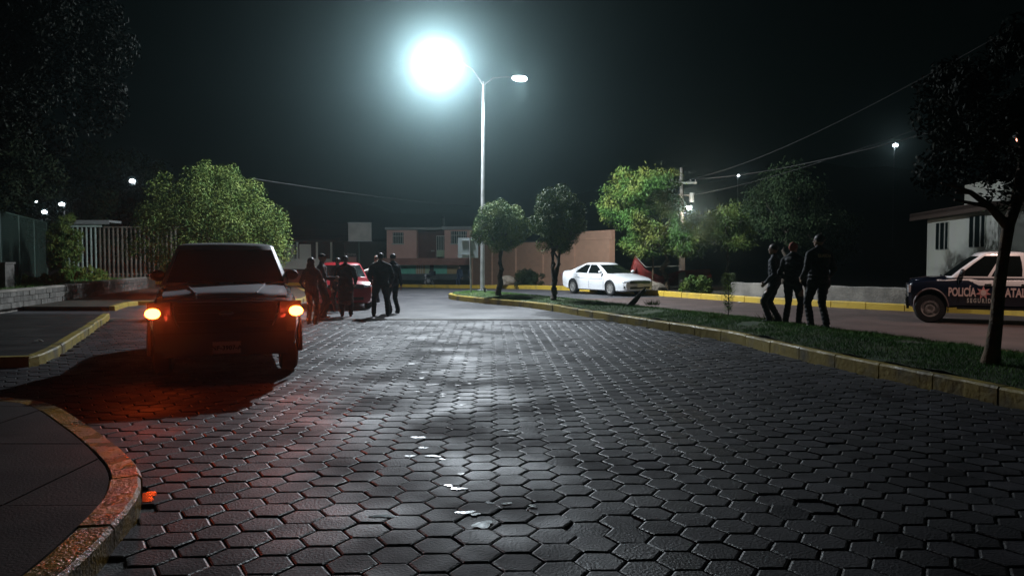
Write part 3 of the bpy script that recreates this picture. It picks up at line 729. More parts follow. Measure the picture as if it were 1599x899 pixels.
HY = 67.0
hp = lambda px, py: at(px, py, HY)
ho = hp(604, 441); ho.z = gz(0, 66)
H = empty('pink_house', ho, label='two-storey pink house with green shutters across the junction', cat='house')
def hl(px, py, dy=0): v = at(px, py, HY) - ho; return Vector((v.x, dy, v.z))
def hbox(name, x0, y0, x1, y1, d0, d1, m, parent=None):
    a = hl(x0, y1); b = hl(x1, y0)
    return MB().box(((a.x + b.x) / 2, (d0 + d1) / 2, (a.z + b.z) / 2), (b.x - a.x, abs(d1 - d0), b.z - a.z)).obj(name, M[m] if isinstance(m, str) else m, parent or H)
hbox('wall', 604, 359, 650.5, 403, 0, 6, 'pink_wall')
hbox('recess_wall', 650.5, 359, 681, 403, 1.2, 6, 'maroon')
hbox('recess_wall', 681, 359, 694, 367, 1.0, 6, 'maroon')
hbox('wall', 694, 359, 760, 403, .02, 6, 'pink_wall')
r1 = hbox('roof', 602, 355, 689, 359, -.35, 6.2, 'roof_grey'); r2 = hbox('roof', 689.5, 353.5, 762, 358.5, -.2, 6.1, 'roof_grey')
MB().box((hl(691, 350).x, 1, hl(691, 347).z), (.22, .22, 1.0)).obj('chimney', M['dark_wall'], r2)
def win(x0, y0, x1, y1, dy, nb):
    f = hbox('window', x0, y0, x1, y1, dy - .01, dy + .05, 'win_dark')
    a = hl(x0, y1); b = hl(x1, y0)
    for i in range(nb):
        xx = a.x + (b.x - a.x) * (i + .5) / nb
        MB().box((xx, dy - .06, (a.z + b.z) / 2), (.045, .03, b.z - a.z)).obj('bar', M['win_bar'], f)
    MB().box(((a.x + b.x) / 2, dy - .09, a.z + (b.z - a.z) * .66), (b.x - a.x, .03, .05)).obj('cross_bar', M['win_bar'], f)
    MB().box(((a.x + b.x) / 2, dy - .1, a.z - .05), (b.x - a.x + .15, .2, .09)).obj('sill', M['win_frame'], f)
win(613.5, 363, 630, 380, 0, 5); win(704, 361, 729, 380, .02, 7)
d = hbox('door', 680.5, 368, 694, 401, .9, .95, 'win_dark')
a = hl(680.5, 401); b = hl(694, 368)
for i in range(5): MB().box((a.x + (b.x - a.x) * i / 4, .85, (a.z + b.z) / 2), (.05, .03, b.z - a.z)).obj('door_bar', M['win_bar'], d)
MB().box(((a.x + b.x) / 2, .84, a.z + .3), (b.x - a.x, .04, .6)).obj('door_panel', M['mint'], d)
MB().box(((a.x + b.x) / 2, .84, b.z), (b.x - a.x + .06, .04, .07)).obj('door_rail', M['win_bar'], d)
hbox('canopy', 598, 403, 752, 409, -1.3, 6, 'brown_canopy'); hbox('canopy_fascia', 600, 408.5, 750, 413.5, -1.32, -1.1, 'brown_canopy')
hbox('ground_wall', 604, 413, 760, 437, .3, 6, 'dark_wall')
for x0, x1, m in ((622, 649, 'teal'), (649, 663.5, 'ochre'), (663.5, 671, 'mint'), (677, 698, 'teal'), (698, 717, 'ochre'), (735, 750, 'teal')):
    s_ = hbox('shutter', x0, 413.8, x1 - .3, 428, .14, .22, m)
    if x1 < 664:
        a = hl(x0, 428); b = hl(x1, 413.8); k = int((b.x - a.x) / .17)
        for i in range(k): MB().box((a.x + .08 + i * .17, .12, (a.z + b.z) / 2), (.05, .05, b.z - a.z)).obj('slat', M['teal'] if m == 'teal' else M['win_bar'], s_)
hbox('base_wall', 604, 427.5, 760, 437, -.2, .12, 'base_blue')
hbox('side_post', 617, 404, 619, 428, -1.25, -1.15, 'roof_grey')
pot = MB().box((0, 0, .2), (.3, .3, .42)); a = hl(674, 400); pot.obj('balcony_pot', M['maroon'], H, loc=(a.x, 1.0, a.z))
MB().box((a.x, 1.0, a.z + .47), (.3, .2, .12)).obj('pot_top', M['grey_wall'], H)
# parapet and dark block left of the pink house
def block(name, px0, py0, px1, py1, Y, depth, m, label, cat):
    a = at(px0, py1, Y); b = at(px1, py0, Y); z0 = gz(a.x, Y) - .2
    t = empty(name, ((a.x + b.x) / 2, Y, z0), label=label, cat=cat)
    MB().box((0, depth / 2, (b.z - z0) / 2), (b.x - a.x, depth, b.z - z0)).obj('wall', M[m], t); return t, a, b, z0
t, a, b, z0 = block('dark_house', 521, 377, 603, 440, 71, 6, 'dark_wall', 'unlit dark house between the white balcony building and the pink house', 'house')
c = at(596, 395, 70.9); MB().tube([(c.x - t.location.x - .3, -.3, c.z - z0 + .1), (c.x - t.location.x + .35, -.3, c.z - z0 + .1), (c.x - t.location.x + .35, -.3, c.z - z0 - .6)], .04, 6).obj('railing', M['roof_grey'], t)
c0 = at(528, 420, 70.8); c1 = at(556, 401, 70.8)
MB().box(((c0.x + c1.x) / 2 - t.location.x, -.15, (c0.z + c1.z) / 2 - z0), (c1.x - c0.x, .2, c1.z - c0.z)).obj('front_panel', M['pink_wall'], t)
mb = MB()
for i in range(16): mb.box((c0.x - t.location.x + .1 + i * .1, -.2, c1.z - z0 + .22 + .04 * math.sin(i * 1.7)), (.06, .06, .14 + .05 * (i % 3)))
mb.box(((c0.x + c1.x) / 2 - t.location.x, -.2, c1.z - z0 + .12), (c1.x - c0.x + .1, .08, .05)); mb.obj('ornament', M['grey_wall'], t)
# white balcony building
Yb = 66.0; a = at(434, 421, Yb); z0 = gz(a.x, Yb) - .2; W = at(518, 421, Yb).x - a.x
t = empty('balcony_building', (a.x, Yb, z0), label='low building with a whitish balcony wall and pale columns, right of the big tree', cat='building')
zz = lambda py: at(434, py, Yb).z - z0
MB().box((W / 2, 3.0, zz(377) / 2), (W, 4.0, zz(377))).obj('back_wall', M['dark_wall'], t)
MB().box((W / 2, .1, (zz(420) + zz(404)) / 2), (W, .2, zz(404) - zz(420))).obj('balcony_wall', M['white_wall'], t)
MB().box((W / 2, .5, zz(420) / 2 - .05), (W, .9, zz(420) - .12)).obj('base_wall', M['maroon'], t)
MB().box((W / 2, 1.2, zz(376)), (W + .6, 2.8, .14)).obj('roof', M['dark_wall'], t)
for px in (436.5, 464, 494.5, 517): MB().box((at(px, 400, Yb).x - a.x, .1, (zz(404) + zz(378)) / 2), (.14, .18, zz(378) - zz(404))).obj('column', M['white_wall'], t)
for px in (448, 472): MB().box((at(px, 400, Yb).x - a.x, .95, (zz(404) + zz(381)) / 2), (1.0, .05, zz(381) - zz(404))).obj('door_panel', M['white_wall'], t)
mb = MB(); 
for k in range(3): mb.tube([(.1, -.03, zz(406 + k * 3)), (W * .17, -.05, zz(408 + k * 3)), (W * .34, -.03, zz(406.5 + k * 3))], .03, 5)
mb.obj('garland', M['cloth_white'], t)
# hoarding on its post
hb = at(562.5, 430, 58); t = empty('hoarding', (hb.x, 58, gz(0, 58)), label='blank grey hoarding raised on a thin post above the dark house', cat='hoarding')
z0 = t.location.z; c = at(562.5, 362, 58)
MB().box((0, 0, c.z - z0), (1.72, .08, 1.3)).obj('panel', M['grey_wall'], t)
MB().tube([(-.1, .06, 0), (-.1, .06, c.z - z0 + .5)], .05, 8).obj('post', M['fence_green'], t)
for z_ in (.68, -.68): MB().box((0, -.03, c.z - z0 + z_), (1.8, .1, .06)).obj('frame_rail', M['roof_grey'], t)
# white house at the right
A = at(1447, 410, 43); Bc = at(1557, 410, 34)
ang, L = oriented((A.x, A.y), (Bc.x, Bc.y)); z0 = .1
t = empty('white_house', (A.x, A.y, z0), ang, label='white two-storey house with dark slit windows behind the police truck', cat='house')
zt = at(1557, 322, 34).z - z0
def facade_s(px):      # distance along the facade for a picture column
    u = (px - 799.5) / F; d_ = Vector((Bc.x - A.x, Bc.y - A.y)).normalized()
    return (u * A.y - A.x) / (d_.x - u * d_.y)
MB().box((L / 2, 2.6, zt / 2), (L, 5.2, zt)).obj('wall', M['white_wall'], t)
rf = MB().box((L / 2 - .3, 2.3, zt + .1), (L + 1.3, 5.9, .2)).obj('roof', M['eave'], t)
MB().box((L / 2 - .3, -.62, zt - .02), (L + 1.3, .06, .34)).obj('fascia', M['eave'], rf)
s0, s1 = facade_s(1474), facade_s(1530)
up = at(1500, 283, 38).z - z0
MB().box(((s0 + s1) / 2, 2.2, (zt + .2 + up) / 2), (s1 - s0, 2.6, up - zt - .2)).obj('upper_block', M['white_wall'], t)
for x0, x1, y0, y1 in ((1461.5, 1481, 347, 390), (1513.5, 1538.5, 336.5, 386.5)):
    a0, a1 = facade_s(x0), facade_s(x1); Ym = A.y + (Bc.y - A.y) * ((a0 + a1) / 2 / L); zb = at(x0, y1, Ym).z - z0; zc = at(x0, y0, Ym).z - z0
    wd = MB().box(((a0 + a1) / 2, -.02, (zb + zc) / 2), (a1 - a0, .08, zc - zb)).obj('window', M['win_frame'], t)
    w_ = (a1 - a0)
    for u0, u1 in ((.03, .28), (.38, .68), (.78, .97)): MB().box((a0 + w_ * (u0 + u1) / 2, -.055, (zb + zc) / 2), (w_ * (u1 - u0), .02, (zc - zb) * .96)).obj('pane', M['win_dark'], wd)

# dark distant ridge with far lamps
mb = MB(); K = 40
for i in range(K + 1):
    x = -138 + 276 * i / K; h = 7 + 9 / (1 + math.exp(-(x - 25) / 14)) + 1.5 * math.sin(x * .11) + .8 * math.sin(x * .31)
    mb.v += [(x, 150, 3), (x, 172, h + 5), (x, 194, h + 6)]
for i in range(K):
    for j in range(2): mb.f.append((i * 3 + j, i * 3 + 3 + j, i * 3 + 4 + j, i * 3 + 1 + j)); mb.m.append(0)
o = mb.obj('hill', M['soil'], smooth=True); o['kind'] = 'structure'

for i, (px, py, z_, lab) in enumerate(((1155, 472.5, .01, 'white scrap of paper lying on the far lane near the yellow kerb'), (232, 771, .02, 'pale wet scrap in the gutter of the near-left corner kerb'), (226, 531, .17, 'small pale litter on the left pavement beside the yellow kerb'), (968, 507, .01, 'thin pale scrap against the median kerb'))):
    if i == 1: continue
    g = gp(px, py, z_); q = random.Random(i); mb = MB(); n = 7
    if i == 1: g = Vector((-2.75, 5.9, .012))
    if i == 2: g = gp(60, 533, .165)
    if i == 3: g.x -= .15
    vs = [(.09 * math.cos(k * 6.283 / n) * q.uniform(.5, 1.2), .06 * math.sin(k * 6.283 / n) * q.uniform(.5, 1.2), q.uniform(0, .03)) for k in range(n)] + [(0, 0, .045)]
    mb.add(vs, [(n, k, (k + 1) % n) for k in range(n)]); o = mb.obj('litter', M['cloth_white'], loc=g); tagp(o, lab, 'litter')

# ------------------------------------------------------------------ lamps, poles, signs, wires
def light(name, loc, power, col, rad, parent, spot=None, aim=None, blend=.6):
    ld = bpy.data.lights.new(name, 'SPOT' if spot else 'POINT'); ld.energy = power; ld.color = col; ld.shadow_soft_size = rad
    if spot: ld.spot_size = R(spot); ld.spot_blend = blend
    o = bpy.data.objects.new(name, ld); C.objects.link(o); o.parent = parent; o.location = loc
    if aim is not None: o.rotation_euler = Vector(aim).to_track_quat('-Z', 'Y').to_euler()
    return o
pb = Vector((-1.24, 32.3, .28)); PT = at(757.5, 128, 32.3).z - pb.z
sl = empty('street_lamp', pb, label='tall double-armed street lamp shining brightly over the junction', cat='street lamp')
MB().tube([(0, 0, 0), (.02, 0, PT * .5), (.06, 0, PT)], [.095, .07, .05], 14).obj('pole', M['pole'], sl, smooth=True)
MB().box((0, 0, .02), (.4, .4, .05)).obj('base_plate', M['housing'], sl)
for k, (dx, dy, dz, mm) in enumerate(((-1.45, -1.2, .72, 'lens'), (1.28, .5, .30, 'lens2'))):
    tip = Vector((.06 + dx, dy, PT + dz)); pts_ = [Vector((.06, 0, PT - .15)), Vector((.06 + dx * .3, dy * .3, PT + dz * .62)), Vector((.06 + dx * .65, dy * .65, PT + dz * .92)), tip]
    arm = MB().tube(pts_, [.035, .028, .025, .022], 8).obj('arm', M['housing'], sl, smooth=True)
    ang = math.atan2(dy, dx); sc = 1.2 if k == 0 else .66
    hd = MB(); Mx = Matrix.Rotation(ang, 3, 'Z') @ Matrix.Diagonal((.48 * sc, .21 * sc, .075)); hd.ell(tip + Vector((math.cos(ang) * .35 * sc, math.sin(ang) * .35 * sc, .05)), 1, 16, 8, Mx)
    h_ = hd.obj('lamp_head', M['housing'], sl, smooth=True)
    ln = MB(); Mx = Matrix.Rotation(ang, 3, 'Z') @ Matrix.Diagonal((.50 * sc, .26 * sc, .18 * sc)); ln.ell(tip + Vector((math.cos(ang) * .36 * sc, math.sin(ang) * .36 * sc, -.03)), 1, 16, 8, Mx)
    ln.obj('lens', M[mm], h_, smooth=True)
    light('lamp_light', tip + Vector((math.cos(ang) * .36 * sc, math.sin(ang) * .36 * sc, -.32)), LAMP_W if k == 0 else LAMP2_W, (.84, .92, 1.0), .10, sl, 178, (-.05, -.06, -1) if k == 0 else (.25, .35, -1), .42)
g = gp(735.5, 457, .25); t = empty('road_sign', g, label='pale blank sign panel on a thin post, seen from behind', cat='sign')
ztop = at(735, 371, g.y).z - g.z; zb = at(735, 402.5, g.y).z - g.z
MB().tube([(0, 0, 0), (-.04, 0, ztop)], .035, 10).obj('post', M['pole'], t, smooth=True)
MB().box((-.12, .06, (ztop + zb) / 2), (.82, .02, ztop - zb)).obj('panel', M['sign_back'], t)
mb = MB(); mb.box((-.12, .04, ztop - .12), (.5, .03, .04)); mb.box((-.12, .04, zb + .12), (.5, .03, .04)); mb.obj('bracket', M['pole'], t)
# small bollard-like pipe at the lamp base
g = gp(757, 457, .25); o = MB().tube([(0, 0, 0), (0, 0, .16)], .045, 10); o.tube([(0, 0, .16), (0, 0, .2)], .06, 10); o = o.obj('pipe_stub', M['black'], loc=g); tagp(o, 'short black pipe stub at the foot of the street lamp', 'pipe')
# wooden/concrete power pole
g = at(1065, 453, 39.0); g.z = .1
pp = empty('power_pole', g, label='power pole with crossarms and a lit lamp right of the feathery tree', cat='power pole')
zt = at(1063, 262, 39.0).z - g.z
MB().tube([(0, 0, -.1), (-.04, 0, zt * .5), (-.08, 0, zt)], [.19, .13, .085], 12).obj('pole', M['concrete'], pp, smooth=True)
za = at(1063, 286, 39.0).z - g.z; MB().box((-.02, -.12, za), (1.35, .09, .09)).obj('crossarm', M['win_bar'], pp)
za2 = at(1063, 305, 39.0).z - g.z; MB().box((.1, -.12, za2), (.7, .08, .08)).obj('crossarm', M['concrete'], pp)
for dx in (-.6, -.2, .35, .6):
    MB().lathe([(.0, 0), (.035, 0), (.05, .04), (.03, .06), (.045, .09), (.02, .13), (0, .14)], 8, c=(dx, -.12, za + .05)).obj('insulator', M['pole'], pp)
MB().lathe([(.0, -.25), (.12, -.25), (.13, .2), (.0, .22)], 12, c=(.42, -.12, za2 - .1)).obj('transformer', M['roof_grey'], pp, smooth=True)
zl = at(1066, 326, 39.0).z - g.z
arm = MB().tube([(0, -.1, zl - .2), (.05, -.5, zl + .1), (.04, -.9, zl + .1)], .03, 8).obj('lamp_arm', M['pole'], pp, smooth=True)
h_ = MB(); h_.ell((.04, -1.1, zl + .08), (.16, .3, .07), 12, 6); h_ = h_.obj('lamp_head', M['housing'], pp, smooth=True)
ln = MB(); ln.ell((.04, -1.12, zl), (.14, .24, .12), 12, 7); ln.obj('lens', M['lens_small'], h_, smooth=True)
light('lamp_light', (.04, -1.15, zl - .2), 260, (1.0, .86, .74), .1, pp)
# leaning wooden prop and red awning behind the sedan
g = at(1019, 449, 36.5); g.z = .1; o = MB().tube([(0, 0, 0), (.02, 0, at(1020, 400, 36.5).z)], [.045, .035], 8).obj('wooden_prop', M['bark_pale'], loc=g); tagp(o, 'thin wooden prop under the feathery tree beside the red awning', 'post')
aw = empty('awning', (0, 0, 0), label='red tarpaulin awning stretched between posts behind the white sedan', cat='awning')
c = [at(983, 425, 40), at(992, 399, 40.5), at(1008, 420, 39.6), at(1030, 431, 39), at(1062, 422, 38.6), at(1110, 420, 40), at(1110, 436, 40.6), at(1060, 440, 39.6), at(1018, 440, 39.8)]
mb = MB(); N_ = 10; vs = []
top = [c[0], c[1], c[2], c[3], c[4], c[5]]; bot = [at(985, 446, 40), at(995, 446, 40.5), at(1010, 446, 40), at(1032, 446, 40), at(1062, 446, 40), at(1110, 444, 40.6)]
for i in range(len(top)):
    for j in range(N_ + 1):
        p = top[i].lerp(bot[i], j / N_); p.y += .18 * math.sin(j * .9 + i * 1.3); vs.append(p)
mb.add(vs, [(i * (N_ + 1) + j, i * (N_ + 1) + j + 1, (i + 1) * (N_ + 1) + j + 1, (i + 1) * (N_ + 1) + j) for i in range(len(top) - 1) for j in range(N_)])
mb.obj('tarpaulin', M['tarp'], aw, smooth=True, sharp=80)
rp = MB(); rp.tube([c[1], c[2] + Vector((0, 0, .1)), at(1062, 415, 38)], .015, 5); rp.obj('rope', M['win_bar'], aw)
# overhead wires
def wire(p, q, sag, label, group='overhead wires', r=.011):
    p = Vector(p); q_ = Vector(q); pts = [p.lerp(q_, i / 24) - Vector((0, 0, sag * 4 * (i / 24) * (1 - i / 24))) for i in range(25)]
    b = p; o = MB().tube([x - b for x in pts], r, 5).obj('overhead_wire', M['wire'], loc=b); return tagp(o, label, 'wire', group)
ptop = Vector((g.x, 0, 0))
P0 = pp.location + Vector((.6, -.12, za + .2)); P1 = pp.location + Vector((.35, -.12, za + .2)); P2 = pp.location + Vector((.45, -.12, za2))
wire(P0, at(1860, 80, 13), .45, 'brightest overhead wire, from the power pole to the right edge', r=.012)
wire(P1, at(1760, -60, 12), .5, 'highest faint wire rising to the upper right corner', r=.008)
wire(P2, at(1800, 60, 14), .35, 'faint middle wire between the highest and the brightest one', r=.007)
wire(at(395, 279, 30), at(735, 322, 56), .12, 'wire above the dark houses, from the big tree to the bright lamp', r=.012)
for k, (x0, y0, x1, y1) in enumerate(((425, 356, 560, 357), (425, 366, 560, 368), (500, 346, 562, 347))):
    wire(at(x0, y0, 60), at(x1, y1, 60), .1, ['middle of three short wires left of the hoarding', 'lowest of three short wires left of the hoarding', 'topmost of three short wires left of the hoarding'][k], r=.012)
# far lamps
for i, (px, py, Y, r_, red, lab) in enumerate([(207, 283, 62, 0.24, 0, 'bright far lamp at the left side of the big tree'), (97, 319, 58, 0.20, 0, 'far lamp above the chain-link fence, brighter and higher of the two'),
        (70, 331, 60, 0.19, 0, 'far lamp just over the fence rail, lower left of its brighter neighbour'), (57, 315, 80, .1, 0, 'tiny far lamp at the left, above the chain-link fence'),
        (1398, 227, 120, .42, 0, 'far blue-white lamp high in the dark above the white house'), (1153, 274, 120, .22, 0, 'tiny far lamp above the dim trees')]):
    p = at(px, py, Y); zg = gz(p.x, Y)
    t = empty('far_lamp', (p.x, Y, zg), label=lab, cat='street lamp', group='far street lamps')
    MB().tube([(0, .3, 0), (0, .3, p.z - zg + .1), (0, 0, p.z - zg + .14)], .05, 6).obj('pole', M['housing'], t)
    e = MB(); e.ell((0, -.05, p.z - zg), (r_, r_ * .8, r_ * .62), 10, 6); e.obj('lens', M['lens_red'] if red else M['lens_small'], t, smooth=True)

lp_ = at(1592, 218, 18.0); t = empty('side_lamp', (16.4, 17.6, .13), label='reddish lamp on an added pole and long arm at the right edge, seen through the dark tree', cat='street lamp')  # lamp brought near, pole and arm added, to light the police truck
lv = lp_ - t.location
MB().tube([(0, 0, -.1), (0, 0, lv.z + .3)], [.09, .06], 10).obj('pole', M['concrete'], t, smooth=True)
MB().tube([(0, 0, lv.z + .1), lv * .5 + Vector((0, 0, lv.z * .5 + .35)), lv + Vector((.1, 0, .12))], .025, 6).obj('arm', M['housing'], t)
h_ = MB(); h_.ell(lv + Vector((0, 0, .07)), (.16, .09, .05), 12, 6); h_ = h_.obj('lamp_head', M['housing'], t, smooth=True)
e = MB(); e.ell(lv, (.075, .06, .055), 12, 7); e.obj('lens', M['lens_red'], h_, smooth=True)
light('lamp_light', lv + Vector((0, -.05, -.14)), 260, (1.0, .68, .58), .06, t, 142, (0, 0, -1), .8)

# ------------------------------------------------------------------ vehicles
def interp(tab, y):
    if y >= tab[0][0]: return tab[0][1:]
    for a, b in zip(tab, tab[1:]):
        if y >= b[0]:
            t = (a[0] - y) / (a[0] - b[0]); t = t * t * (3 - 2 * t) * .5 + t * .5
            return tuple(u + (v - u) * t for u, v in zip(a[1:], b[1:]))
    return tab[-1][1:]
def body_shell(tab, n=46, cuts=(), crown_=.03):
    """tab rows: y, z_bottom, z_top, half width. Lofted front (+Y) to rear."""
    y0, y1 = tab[0][0], tab[-1][0]; ys = sorted(set([y0 + (y1 - y0) * i / n for i in range(n + 1)] + [t[0] for t in tab]), reverse=True)
    mb = MB(); rows = []
    for y in ys:
        zb, zt, w = interp(tab, y); h = zt - zb
        half = [(0, zb), (w * .86, zb), (w * .955, zb + .05), (w * .975, zb + h * .28), (w, zb + h * .48), (w * .995, zb + h * .66), (w * .965, zb + h * .86), (w * .925, zb + h * .965), (w * .84, zt), (w * .42, zt + crown_ * .8), (0, zt + crown_)]
        ring = half + [(-x, z) for x, z in half[-2:0:-1]]
        rows.append([(x, y, z) for x, z in ring])
    k = len(rows[0]); vs = [p for r_ in rows for p in r_]
    fs = [(i * k + j, i * k + (j + 1) % k, (i + 1) * k + (j + 1) % k, (i + 1) * k + j) for i in range(len(rows) - 1) for j in range(k)]
    fs += [tuple(range(k))[::-1], tuple((len(rows) - 1) * k + j for j in range(k))]
    mb.add(vs, fs)
    bm = bmesh.new()
    me = mb.mesh('body', []); bm.from_mesh(me); bmesh.ops.recalc_face_normals(bm, faces=bm.faces[:]); bm.to_mesh(me); bm.free(); return me
def cut(me, mats, cutters):
    for m in mats: me.materials.append(m)
    o = link('body', me); dep = None; tmp = []
    for (y, z, r_, x) in cutters:
        c = MB(); n = 28
        vs = [(sx, y + r_ * math.cos(2 * math.pi * k / n), z + r_ * math.sin(2 * math.pi * k / n)) for sx in (x - .30, x + .30) for k in range(n)]
        c.add(vs, [tuple(range(n))[::-1], tuple(range(n, 2 * n))] + [(k, (k + 1) % n, n + (k + 1) % n, n + k) for k in range(n)])
        cm = c.mesh('cut', [])
        bm = bmesh.new(); bm.from_mesh(cm); bmesh.ops.recalc_face_normals(bm, faces=bm.faces[:]); bm.to_mesh(cm); bm.free()
        for m in mats: cm.materials.append(m)
        cm.polygons.foreach_set('material_index', [len(mats) - 1] * len(cm.polygons))
        co = link('cut', cm); tmp.append(co); md = o.modifiers.new('b', 'BOOLEAN'); md.operation = 'DIFFERENCE'; md.object = co; md.solver = 'EXACT'
    bpy.context.view_layer.update(); dep = bpy.context.evaluated_depsgraph_get()
    nm = bpy.data.meshes.new_from_object(o.evaluated_get(dep)); o.modifiers.clear(); old = o.data; o.data = nm; nm.name = 'body'
    for c in tmp: bpy.data.objects.remove(c)
    nm.polygons.foreach_set('use_smooth', [True] * len(nm.polygons)); nm.set_sharp_from_angle(angle=R(32))
    return o
def greenhouse(par, zb, zt, fb, ft, rb, rt, wb, wt, mats, cols=(0, .055, .43, .475, .86, 1), rear_glass=True, rnd_=0.0, paint2=None, bow=.16, zr=None):
    """zb/zt belt and roof heights; fb/ft windscreen base/top y; rb/rt rear glass base/top y"""
    lv = [0, .06, .34, .64, .90, 1.0]; nf = 7
    def ring(t, sh=0, z=None):
        f_ = fb + (ft - fb) * t - sh + .07 * math.sin(math.pi * t) * rnd_; r_ = rb + (rt - rb) * t + sh - .09 * math.sin(math.pi * t) * rnd_; w_ = wb + (wt - wb) * (t ** 1.15) - sh; z_ = z if z is not None else zb + (zt - zb) * t
        P = []
        for i in range(nf + 1):
            a_ = -1 + 2 * i / nf; P.append((a_ * w_ * .93, f_ - bow * a_ * a_, z_))
        ys = [f_ - bow - .07 + ((r_ + .10) - (f_ - bow - .07)) * c_ for c_ in cols]
        P += [(w_, y, z_) for y in ys]
        for i in range(nf + 1):
            a_ = 1 - 2 * i / nf; P.append((a_ * w_ * .93, r_ + .06 * a_ * a_, z_))
        P += [(-w_, y, z_) for y in ys[::-1]]
        return P
    rings = [ring(t) for t in lv] + [ring(1, .03, zt + .018), ring(1, .09, zt + .036), ring(1, .20, zt + .050), ring(1, .38, zt + .060)]
    k = len(rings[0]); nc = len(cols); V = [p for r_ in rings for p in r_]
    groups = {'cabin_frame': [], 'windscreen': [], 'rear_window': [], 'side_window': []}; sides = {}
    for i in range(len(rings) - 1):
        for j in range(k):
            f_ = (i * k + j, i * k + (j + 1) % k, (i + 1) * k + (j + 1) % k, (i + 1) * k + j)
            g_ = 'cabin_frame'
            if 1 <= i <= 3:
                if 1 <= j < nf - 1 or j in (0, nf - 1): g_ = 'windscreen'
                s0 = nf + 1
                if s0 <= j < s0 + nc - 1 and (j - s0) in (1, 3) and cols[j - s0 + 1] - cols[j - s0] > .1: g_ = ('s', 1, j - s0)
                r0 = s0 + nc
                if r0 <= j < r0 + nf and rear_glass: g_ = 'rear_window'
                l0 = r0 + nf + 1
                if l0 <= j < l0 + nc - 1 and (nc - 2 - (j - l0)) in (1, 3): g_ = ('s', -1, nc - 2 - (j - l0))
            if isinstance(g_, tuple): sides.setdefault(g_, []).append(f_)
            else: groups[g_].append(f_)
    groups['cabin_frame'].append(tuple((len(rings) - 1) * k + j for j in range(k)))
    def mk(name, fs, m, sm=True):
        used = sorted({i for f_ in fs for i in f_}); mp_ = {u: n for n, u in enumerate(used)}
        b = MB(); b.add([V[u] for u in used], [tuple(mp_[i] for i in f_) for f_ in fs])
        me = b.mesh(name, m, sm, 50); return link(name, me, par)
    mk('cabin_frame', groups['cabin_frame'], mats[0]); mk('windscreen', groups['windscreen'], mats[1])
    if rear_glass: mk('rear_window', groups['rear_window'], mats[1])
    for g_, fs in sides.items(): mk('side_window', fs, mats[1])
def wheel(par, x, y, r_, wdt, side, rimr=.62, spokes=10, steel=False):
    t = link('wheel', MB().lathe([(r_ * rimr, -wdt / 2), (r_ * .9, -wdt / 2), (r_, -wdt * .36), (r_, wdt * .36), (r_ * .9, wdt / 2), (r_ * rimr, wdt / 2), (r_ * (rimr - .03), wdt * .30)], 28, Matrix.Rotation(R(90 * side), 3, 'Y')).mesh('wheel', M['tyre'], True, 35), par, (x, y, r_))
    b = MB(); Mx = Matrix.Rotation(R(90 * side), 3, 'Y'); rr = r_ * rimr
    if steel: b.lathe([(rr, wdt * .42), (rr * .94, wdt * .44), (rr * .86, wdt * .2), (rr * .6, wdt * .12), (rr * .5, wdt * .32), (rr * .3, wdt * .34), (rr * .28, wdt * .2), (0, wdt * .2)], 28, Mx)
    else:
        b.lathe([(rr, wdt * .44), (rr * .93, wdt * .45), (rr * .9, wdt * .1), (0, wdt * .05)], 28, Mx)
        for k in range(spokes):
            a_ = 2 * math.pi * k / spokes; mm = Mx @ Matrix.Rotation(a_, 3, 'Z'); b.box(mm @ Vector((rr * .5, 0, wdt * .34)), (rr * .9, rr * .16, wdt * .14), M=mm)
        b.lathe([(rr * .2, wdt * .3), (rr * .2, wdt * .46), (0, wdt * .47)], 12, Mx)
    b.obj('rim', M['rim'], t, smooth=True, sharp=35); return t
def text(name, s, size, m, parent, Mx, ext=.004, bold=0.0, spacing=1.0, xs=1.0, wid=None):
    cu = bpy.data.curves.new(name, 'FONT'); cu.body = s; cu.size = size; cu.extrude = ext; cu.offset = bold; cu.align_x = 'CENTER'; cu.align_y = 'CENTER'; cu.space_character = spacing; cu.resolution_u = 3
    o = bpy.data.objects.new(name, cu); C.objects.link(o); bpy.context.view_layer.update()
    me = bpy.data.meshes.new_from_object(o.evaluated_get(bpy.context.evaluated_depsgraph_get())); bpy.data.objects.remove(o)
    if wid:
        xx = [v.co.x for v in me.vertices]; xs = wid / (max(xx) - min(xx))
    for v in me.vertices: v.co = Mx @ Vector((v.co.x * xs, v.co.y, v.co.z))
    me.materials.clear(); me.materials.append(m); return link(name, me, parent)
def mirror(par, x, y, z, m, s=1.0):
    sx = 1 if x > 0 else -1; b = MB(); b.ell((x + sx * .10 * s, y, z + .06), (.13 * s, .08 * s, .095 * s), 12, 8); b.tube([(x - sx * .05, y - .02, z - .03), (x + sx * .08, y, z + .02)], .03 * s, 6); return b.obj('mirror', m, par, smooth=True)
def seam(par, pts, m='black', r_=.006, name='door_seam'):
    return MB().tube(pts, r_, 4).obj(name, M[m], par)

